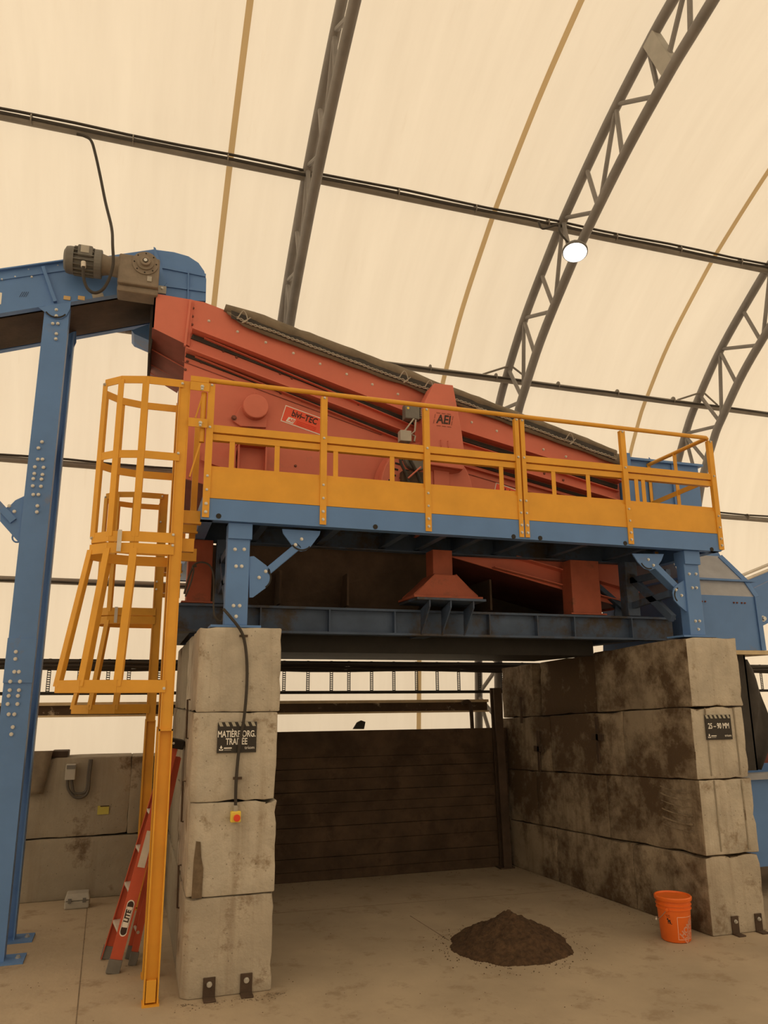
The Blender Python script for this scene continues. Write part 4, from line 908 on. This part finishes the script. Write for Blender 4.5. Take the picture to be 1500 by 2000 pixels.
MB().cyl((.178,-.055,1.122),(.178,-.085,1.122),.021,.024,n=20).build('button', M['buttonred'], t, bevel=.004)
MB().cyl((.172,-.03,1.16),(.172,-.03,1.20),.016,n=12).build('gland', M['grey_plastic'], t)
t = thing('control_cable', 'black cable running down the left pillar to the stop button', 'cable', (.2,-.02,2.45))
pts = [at(437,1190,Y=.03), at(450,1205,Y=-.02), at(468,1228,Y=-.03), at(477,1250,Y=-.025), at(482,1290,Y=-.025), at(482,1340,Y=-.025), at(477,1400,Y=-.03), at(470,1440,Y=-.03), at(465,1480,Y=-.025), at(461,1530,Y=-.025), at(460,1575,Y=-.03)]
MB().tube(spline(pts, 6), .0115, 8).build('sheath', M['cable'], t, smooth=True)
for px, py in ((476,1242),(464,1520)):
    p = at(px,py,Y=-.02); MB().box(p.x-.03,p.x+.03,-.03,-.004,p.z-.008,p.z+.008).build('clip', M['brownsteel'], t)
t = thing('loose_cable', 'thin brown cable looping behind the left blue leg', 'cable', (-.2,.7,2.8))
MB().tube(spline([at(x,y,Y=.6) for x,y in ((362,1165),(372,1140),(378,1115),(377,1105),(392,1098),(410,1105),(418,1130),(417,1180),(420,1205),(432,1213),(436,1200))], 5), .008, 6).build('sheath', M['conduit'], t)
MB().tube(spline([at(x,y,Y=.62) for x,y in ((360,1160),(368,1130),(377,1108),(384,1106))], 5), .010, 6).build('sheath', M['conduit'], t)

# ================================================================== LEFT BACK CORNER
t = thing('switch_box', 'small grey electrical box with curved conduit on the back wall', 'box', (-1.12,3.0,1.2))
a, b = at(130,1492,Y=3.0), at(147,1522,Y=3.0)
MB().box(a.x,b.x,2.93,3.02,b.z,a.z).build('box', M['grey_plastic'], t, bevel=.006)
MB().box(a.x+.01,b.x-.0,2.925,2.93,a.z-.045,a.z-.01).build('cover', M['motor'], t)
for dx, dz in ((0,0),(.035,.018)):
    pts = [at(132+dx*230,1522,Y=2.98), at(133+dx*230,1540,Y=2.98)+V((0,0,dz)), at(145,1556,Y=2.98)+V((0,0,dz*2)), at(160,1557,Y=2.98)+V((0,0,dz*2)), at(172,1545,Y=2.98)+V((-dx*.4,0,dz)), at(175,1515,Y=2.98)+V((-dx*.4,0,0)), at(179,1483,Y=2.99)+V((-dx*.4,0,0))]
    MB().tube(spline(pts, 6), .014, 8).build('conduit', M['conduit'], t, smooth=True)
a, b = at(191,1574,Y=3.02), at(212,1590,Y=3.02)
M['oldyellow'] = mat('faded_yellow_print', (.50,.45,.10), .6, var=.08)
t = tag(MB().box(a.x,b.x,3.020,3.026,b.z,a.z).build('wall_tag', M['oldyellow'], loc=((a.x+b.x)/2,3.02,b.z)), 'small yellow tag stuck on the back wall', 'label')
MB().box(a.x+.025,b.x,3.017,3.020,a.z-.010,a.z).build('print', M['ink'], t)
fl = MB(); 
for i in range(10):
    for j in range(8):
        u_, v_ = i/9, j/7; fl.v.append(V((-1.95+.64*u_-.05*v_*u_, 3.0-.03*math.sin(u_*9)*v_-.02*v_, 1.42-.41*v_)))
fl.v += [V((-1.95+.64*i/9, 3.35, 1.40)) for i in range(10)]
fl.f = [(i*8+j,i*8+j+1,(i+1)*8+j+1,(i+1)*8+j) for i in range(9) for j in range(7)]+[(i*8,(i+1)*8,80+i+1,80+i) for i in range(9)]
o = fl.build('rubber_flap', M['tarp'], smooth=True, loc=(-1.6,3.0,1.0)); o.modifiers.new('thick','SOLIDIFY').thickness = .014
tag(o, 'grey rubber sheet draped over the back wall beside the blue leg', 'sheet')
o = MB().box(-1.33,-1.17,3.08,3.35,1.346,1.41).build('wood_offcut', M['brownsteel'], bevel=.008, loc=(-1.25,3.2,1.346)); tag(o, 'dark offcut lying on top of the back wall', 'offcut')
t = thing('tool_case', 'small grey plastic case on the floor against the back wall', 'case', (-.945,2.72,0))
MB().box(-1.055,-.835,2.64,2.82,0,.07).build('body', M['grey_plastic'], t, bevel=.012)
MB().prism([(-1.06,2.635,.073),(-.83,2.635,.073),(-.845,2.67,.13),(-1.045,2.67,.13)], (0,.15,0)).build('lid', M['grey_plastic'], t, bevel=.01)
for x in (-1.01,-.88): MB().box(x-.015,x+.015,2.628,2.64,.055,.095).build('latch', M['motor'], t)

# ================================================================== RED STEP LADDER leaning folded on the pillar
sl = thing('step_ladder', 'folded red step ladder leaning against the left pillar behind the yellow post', 'ladder', (-.55,.75,0))
F1, F2 = V((-.575,.70,.0)), V((-.625,1.05,.0)); T1, T2 = V((-.235,.80,1.57)), V((-.235,.98,1.57))
def rail(p, q, w_=.085, dp=.03, name='front_rail', m='fiberglass', lip=1):
    dd = (q-p).normalized(); sd = V((1,0,0))-dd*dd.x; sd.normalize(); yy = dd.cross(sd).normalized()
    if yy.y > 0: yy = -yy
    return MB().extr([(-w_/2,0),(w_/2,0),(w_/2,-dp),(w_/2-.006,-dp),(w_/2-.006,-.006),(-w_/2+.006,-.006),(-w_/2+.006,-dp),(-w_/2,-dp)], p, q, sd, yy*lip).build(name, M[m], sl), dd, sd, yy
r1, dd, sd, yy = rail(F1, T1)
r2, *_ = rail(F2, T2, lip=-1)
R1, R2 = F1+V((.135,.14,.0)), F2+V((.16,-.05,0))
rail(R1, T1+V((.045,.03,-.1)), .05, .025, 'rear_rail'); rail(R2, T2+V((.045,-.03,-.1)), .05, .025, 'rear_rail')
L_ = (T1-F1).length
for k in range(1, 6):
    f_ = k*.17; a, b = F1+(T1-F1)*f_, F2+(T2-F2)*f_
    a = a-sd*.0; o = MB().bar(a+V((0,.006,0)), b-V((0,.006,0)), .085, .022, up=(0,0,1)).build('step', M['alu'], sl, bevel=.003)
    MB().prism([b+sd*-.045+V((0,-.03,-.0)), b+sd*.045+V((0,-.03,-.0)), b+sd*.02+V((0,-.03,-.13))], (0,.006,0)).build('step_brace', M['alu'], o)
for k in (.14, .45, .7):
    a, b = R1+(T1-R1)*k, R2+(T2-R2)*k; MB().cyl(a, b, .012, n=8).build('rear_spreader', M['alu'], sl)
tc = MB().obox((T1+T2)/2+V((.01,0,.01)), sd*.075, (0,.12,0), dd*.035).build('top_cap', M['black'], sl, bevel=.008)
bolt(tc, T1+V((-.0,-.045,.015)), (0,-1,0), .008)
for p in (F1, F2, R1, R2):
    dq = dd; MB().obox(p+dq*.045, sd*(.048 if p in (F1,F2) else .03), yy*.022, dq*.045).build('foot_shoe', M['motor'], sl, bevel=.004)
n0 = yy*1.0
def onrail(f_, s): return F1+(T1-F1)*f_+sd*s+n0*.0015
MB().prism([onrail(.44,-.024), onrail(.44,.03), onrail(.60,.03), onrail(.60,-.024)], n0*.001).build('instruction_label', M['alu'], r1)
ov = []; 
for k in range(24):
    a_ = 2*math.pi*k/24; ca, sa = math.cos(a_), math.sin(a_); ov.append(onrail(.225+(.058 if ca > 0 else -.058)*1+ca*.018, 0)+sd*(sa*.027))
MB().prism(ov, n0*.001).build('logo_rim', M['white'], r1)
cc = sum(ov, V())/24; MB().prism([cc+(p-cc).dot(dd)*dd*.93+(p-cc).dot(sd)*sd*.84+n0*.001 for p in ov], n0*.001).build('logo_field', M['ink'], r1)
MB().prism([cc+dd*-.062+sd*-.02+n0*.0025, cc+dd*.075+sd*-.02+n0*.0025, cc+dd*.075+sd*.02+n0*.0025, cc+dd*-.062+sd*.02+n0*.0025], n0*.0005).build('logo_band', M['white'], r1)
rdir = dd; udir = -sd if (rdir.cross(-sd)).dot(n0) > 0 else sd
text('LITE', .048, cc+dd*.012+n0*.0035, rdir, udir, M['ink'], r1, xs=.95, bold=.002, shear=.12)
bolt(r1, onrail(.66,.01), n0, .008)

# ================================================================== BUCKET
bc = at(1321,1835,Z=0); bx = thing('plastic_bucket', 'orange plastic bucket with lid and faded white logo by the right pillar', 'bucket', bc)
MB().lathe([(0,.003),(.122,.003),(.130,.012),(.146,.255),(.155,.258),(.155,.266),(.147,.27),(.147,.285),(.157,.288),(.157,.296),(.149,.3),(.149,.318),(.158,.321),(.158,.327),(.15,.33)], bc, n=48).build('body', M['plastic'], bx, smooth=True)
lid = MB().lathe([(.150,.326),(.163,.326),(.166,.335),(.166,.35),(.160,.357),(.152,.357),(.148,.346),(0,.344)], bc, n=48).build('lid', M['plastic'], bx, smooth=True)
def onb(ang, z, r_=.0015):
    rad = .130+(.146-.130)*(z-.012)/.243+r_; a_ = math.radians(-90)+ang; return bc+V((rad*math.cos(a_), rad*math.sin(a_), z))
hw, hh = .088, .088
def lgA(x, y, z=0): return onb(.16+x/.138, .120+y, .0012+z)
b_ = MB()
for x0, y0, x1, y1 in ((-hw,-hh,hw,-hh),(-hw,hh,hw,hh),(-hw,-hh,-hw,hh),(hw,-hh,hw,hh)):
    for k in range(12):
        u0, u1 = k/12, (k+1)/12; px = -(y1-y0); py = (x1-x0); l_ = math.hypot(px,py); px, py = px/l_*.002, py/l_*.002
        P0 = (x0+(x1-x0)*u0, y0+(y1-y0)*u0); P1_ = (x0+(x1-x0)*u1, y0+(y1-y0)*u1)
        b_.add([lgA(P0[0]+px,P0[1]+py), lgA(P1_[0]+px,P1_[1]+py), lgA(P1_[0]-px,P1_[1]-py), lgA(P0[0]-px,P0[1]-py)], [(0,1,2,3)])
b_.build('logo_border', M['logo_pale'], bx)
ca, sa = math.cos(.80), math.sin(.80)
for s, oy, sz in (('HOME', .012, .072), ('DEPOT', -.046, .066)):
    text(s, sz, bc, XD, ZD, M['logo_pale'], bx, mapf=lambda x, y, z, oy=oy: lgA(x*ca-(y+oy)*sa+.012, x*sa+(y+oy)*ca-.01, .0006), xs=.88, bold=.003)
b_ = MB()
def lgB(x, y): return onb(-1.02+x/.138, .165+y, .0012)
for k, (x, y, w_, h_) in enumerate(((-.005,.052,.04,.005),(-.002,.04,.036,.004),(-.008,.022,.014,.016),(.004,.008,.026,.02),(.012,-.006,.016,.014),(.022,-.014,.014,.006),(-.004,-.008,.008,.012))):
    b_.add([lgB(x-w_/2,y-h_/2), lgB(x+w_/2,y-h_/2*.6), lgB(x+w_/2*.9,y+h_/2), lgB(x-w_/2*.8,y+h_/2*.8)], [(0,1,2,3)])
b_.build('warning_pictogram', M['ink'], bx)
ear = onb(-1.03,.262,.012); MB().lathe([(0,.012),(.014,.010),(.016,-.004)], ear, (ear-bc-V((0,0,.268))), 14).build('handle_ear', M['plastic'], bx)
hp_ = [ear, onb(-1.4,.205,.015), onb(-1.8,.165,.02), onb(-2.3,.15,.022), onb(-2.9,.165,.02), onb(-3.6,.21,.015), onb(-4.17,.262,.012)]
MB().tube(spline(hp_, 6), .0025, 6).build('wire_handle', M['bolt'], bx)
MB().cyl(onb(-2.0,.158,.022), onb(-2.5,.155,.024), .008, n=10).build('handle_grip', M['white'], bx)

bx.scale = (.89,.89,.94)
# ================================================================== DIRT PILE AND CRUMBS
bm = bmesh.new(); bmesh.ops.create_grid(bm, x_segments=90, y_segments=90, size=.62)
pc = V((2.42,.33,0))
for v in bm.verts:
    x, y = v.co.x, v.co.y; a_ = math.atan2(y, x); r_ = math.hypot(x/1.0, y/.95)
    R0 = .50*(1+.10*noise.noise(V((math.cos(a_)*1.5, math.sin(a_)*1.5, 2)))+.05*noise.noise(V((x*8,y*8,4))))
    tt = max(0, 1-math.hypot(x-.02, y-.02)/R0)
    q_ = 1-tt; h_ = .262*(1.02**.5-(q_*q_+.02)**.5) if tt > 0 else 0; h_ = max(h_, 0)
    if tt > .93: h_ -= 0
    lump = noise.noise(V((x*16,y*16,0)))*.018+noise.noise(V((x*40,y*40,7)))*.014+noise.noise(V((x*6,y*6,3)))*.022
    v.co.z = h_+(lump*min(1, tt*5)) if tt > 0 else -.02
bmesh.ops.delete(bm, geom=[v for v in bm.verts if v.co.z < -.015], context='VERTS')
for v in bm.verts: v.co.z = max(v.co.z, 0) if not v.is_boundary else -.002
me = bpy.data.meshes.new('dirt_pile'); bm.to_mesh(me); bm.free()
for p in me.polygons: p.use_smooth = True
o = link('dirt_pile', me, M['soil']); o.location = pc; tag(o, 'low brown heap of compost on the floor inside the bay', 'pile')
def crumbs(name, label, n, fn, smin, smax, m):
    b = MB()
    for _ in range(n):
        p = fn(); s = random.uniform(smin, smax); vs = []
        for dx, dy, dz in ((1,0,0),(-1,0,0),(0,1,0),(0,-1,0),(0,0,1),(0,0,-.4)):
            vs.append(p+V((dx*s*random.uniform(.6,1.2), dy*s*random.uniform(.6,1.2), dz*s*.7+s*.3)))
        b.add(vs, [(0,2,4),(2,1,4),(1,3,4),(3,0,4),(2,0,5),(1,2,5),(3,1,5),(0,3,5)])
    o = b.build(name, M[m]); tag(o, label, 'dirt', None, 'stuff')
def around():
    a_ = random.uniform(0, 6.28); r_ = .5+abs(random.gauss(0,.09)); return V((pc.x+r_*math.cos(a_)*1.0, pc.y+r_*math.sin(a_)*.95, 0))
crumbs('soil_crumbs', 'brown crumbs scattered around the compost heap', 260, around, .002, .008, 'soil')
def anyw(): return V((random.uniform(-1.3,4.6), random.uniform(-1.2,2.8), 0))
def ok():
    while True:
        p = anyw()
        if -.25 < p.x < .6 and p.y > -.1: continue
        if p.x > 3.7 and p.y > -.15: continue
        if (p.x-pc.x)**2+(p.y-pc.y)**2 < .3: continue
        return p
crumbs('floor_grit', 'dark grit scattered over the concrete floor', 300, ok, .002, .005, 'soil')
def along():
    if random.random() < .45: return V((3.98-.1+random.gauss(0,.06), random.uniform(.1,3.0), 0))
    if random.random() < .5: return V((random.uniform(.5,3.7), 2.93+random.gauss(0,.06)-.05, 0))
    return V((random.uniform(-.2,.55), -.05-abs(random.gauss(0,.06)), 0))
crumbs('base_debris', 'fine soil gathered along the foot of the bay walls', 420, along, .002, .008, 'joint')
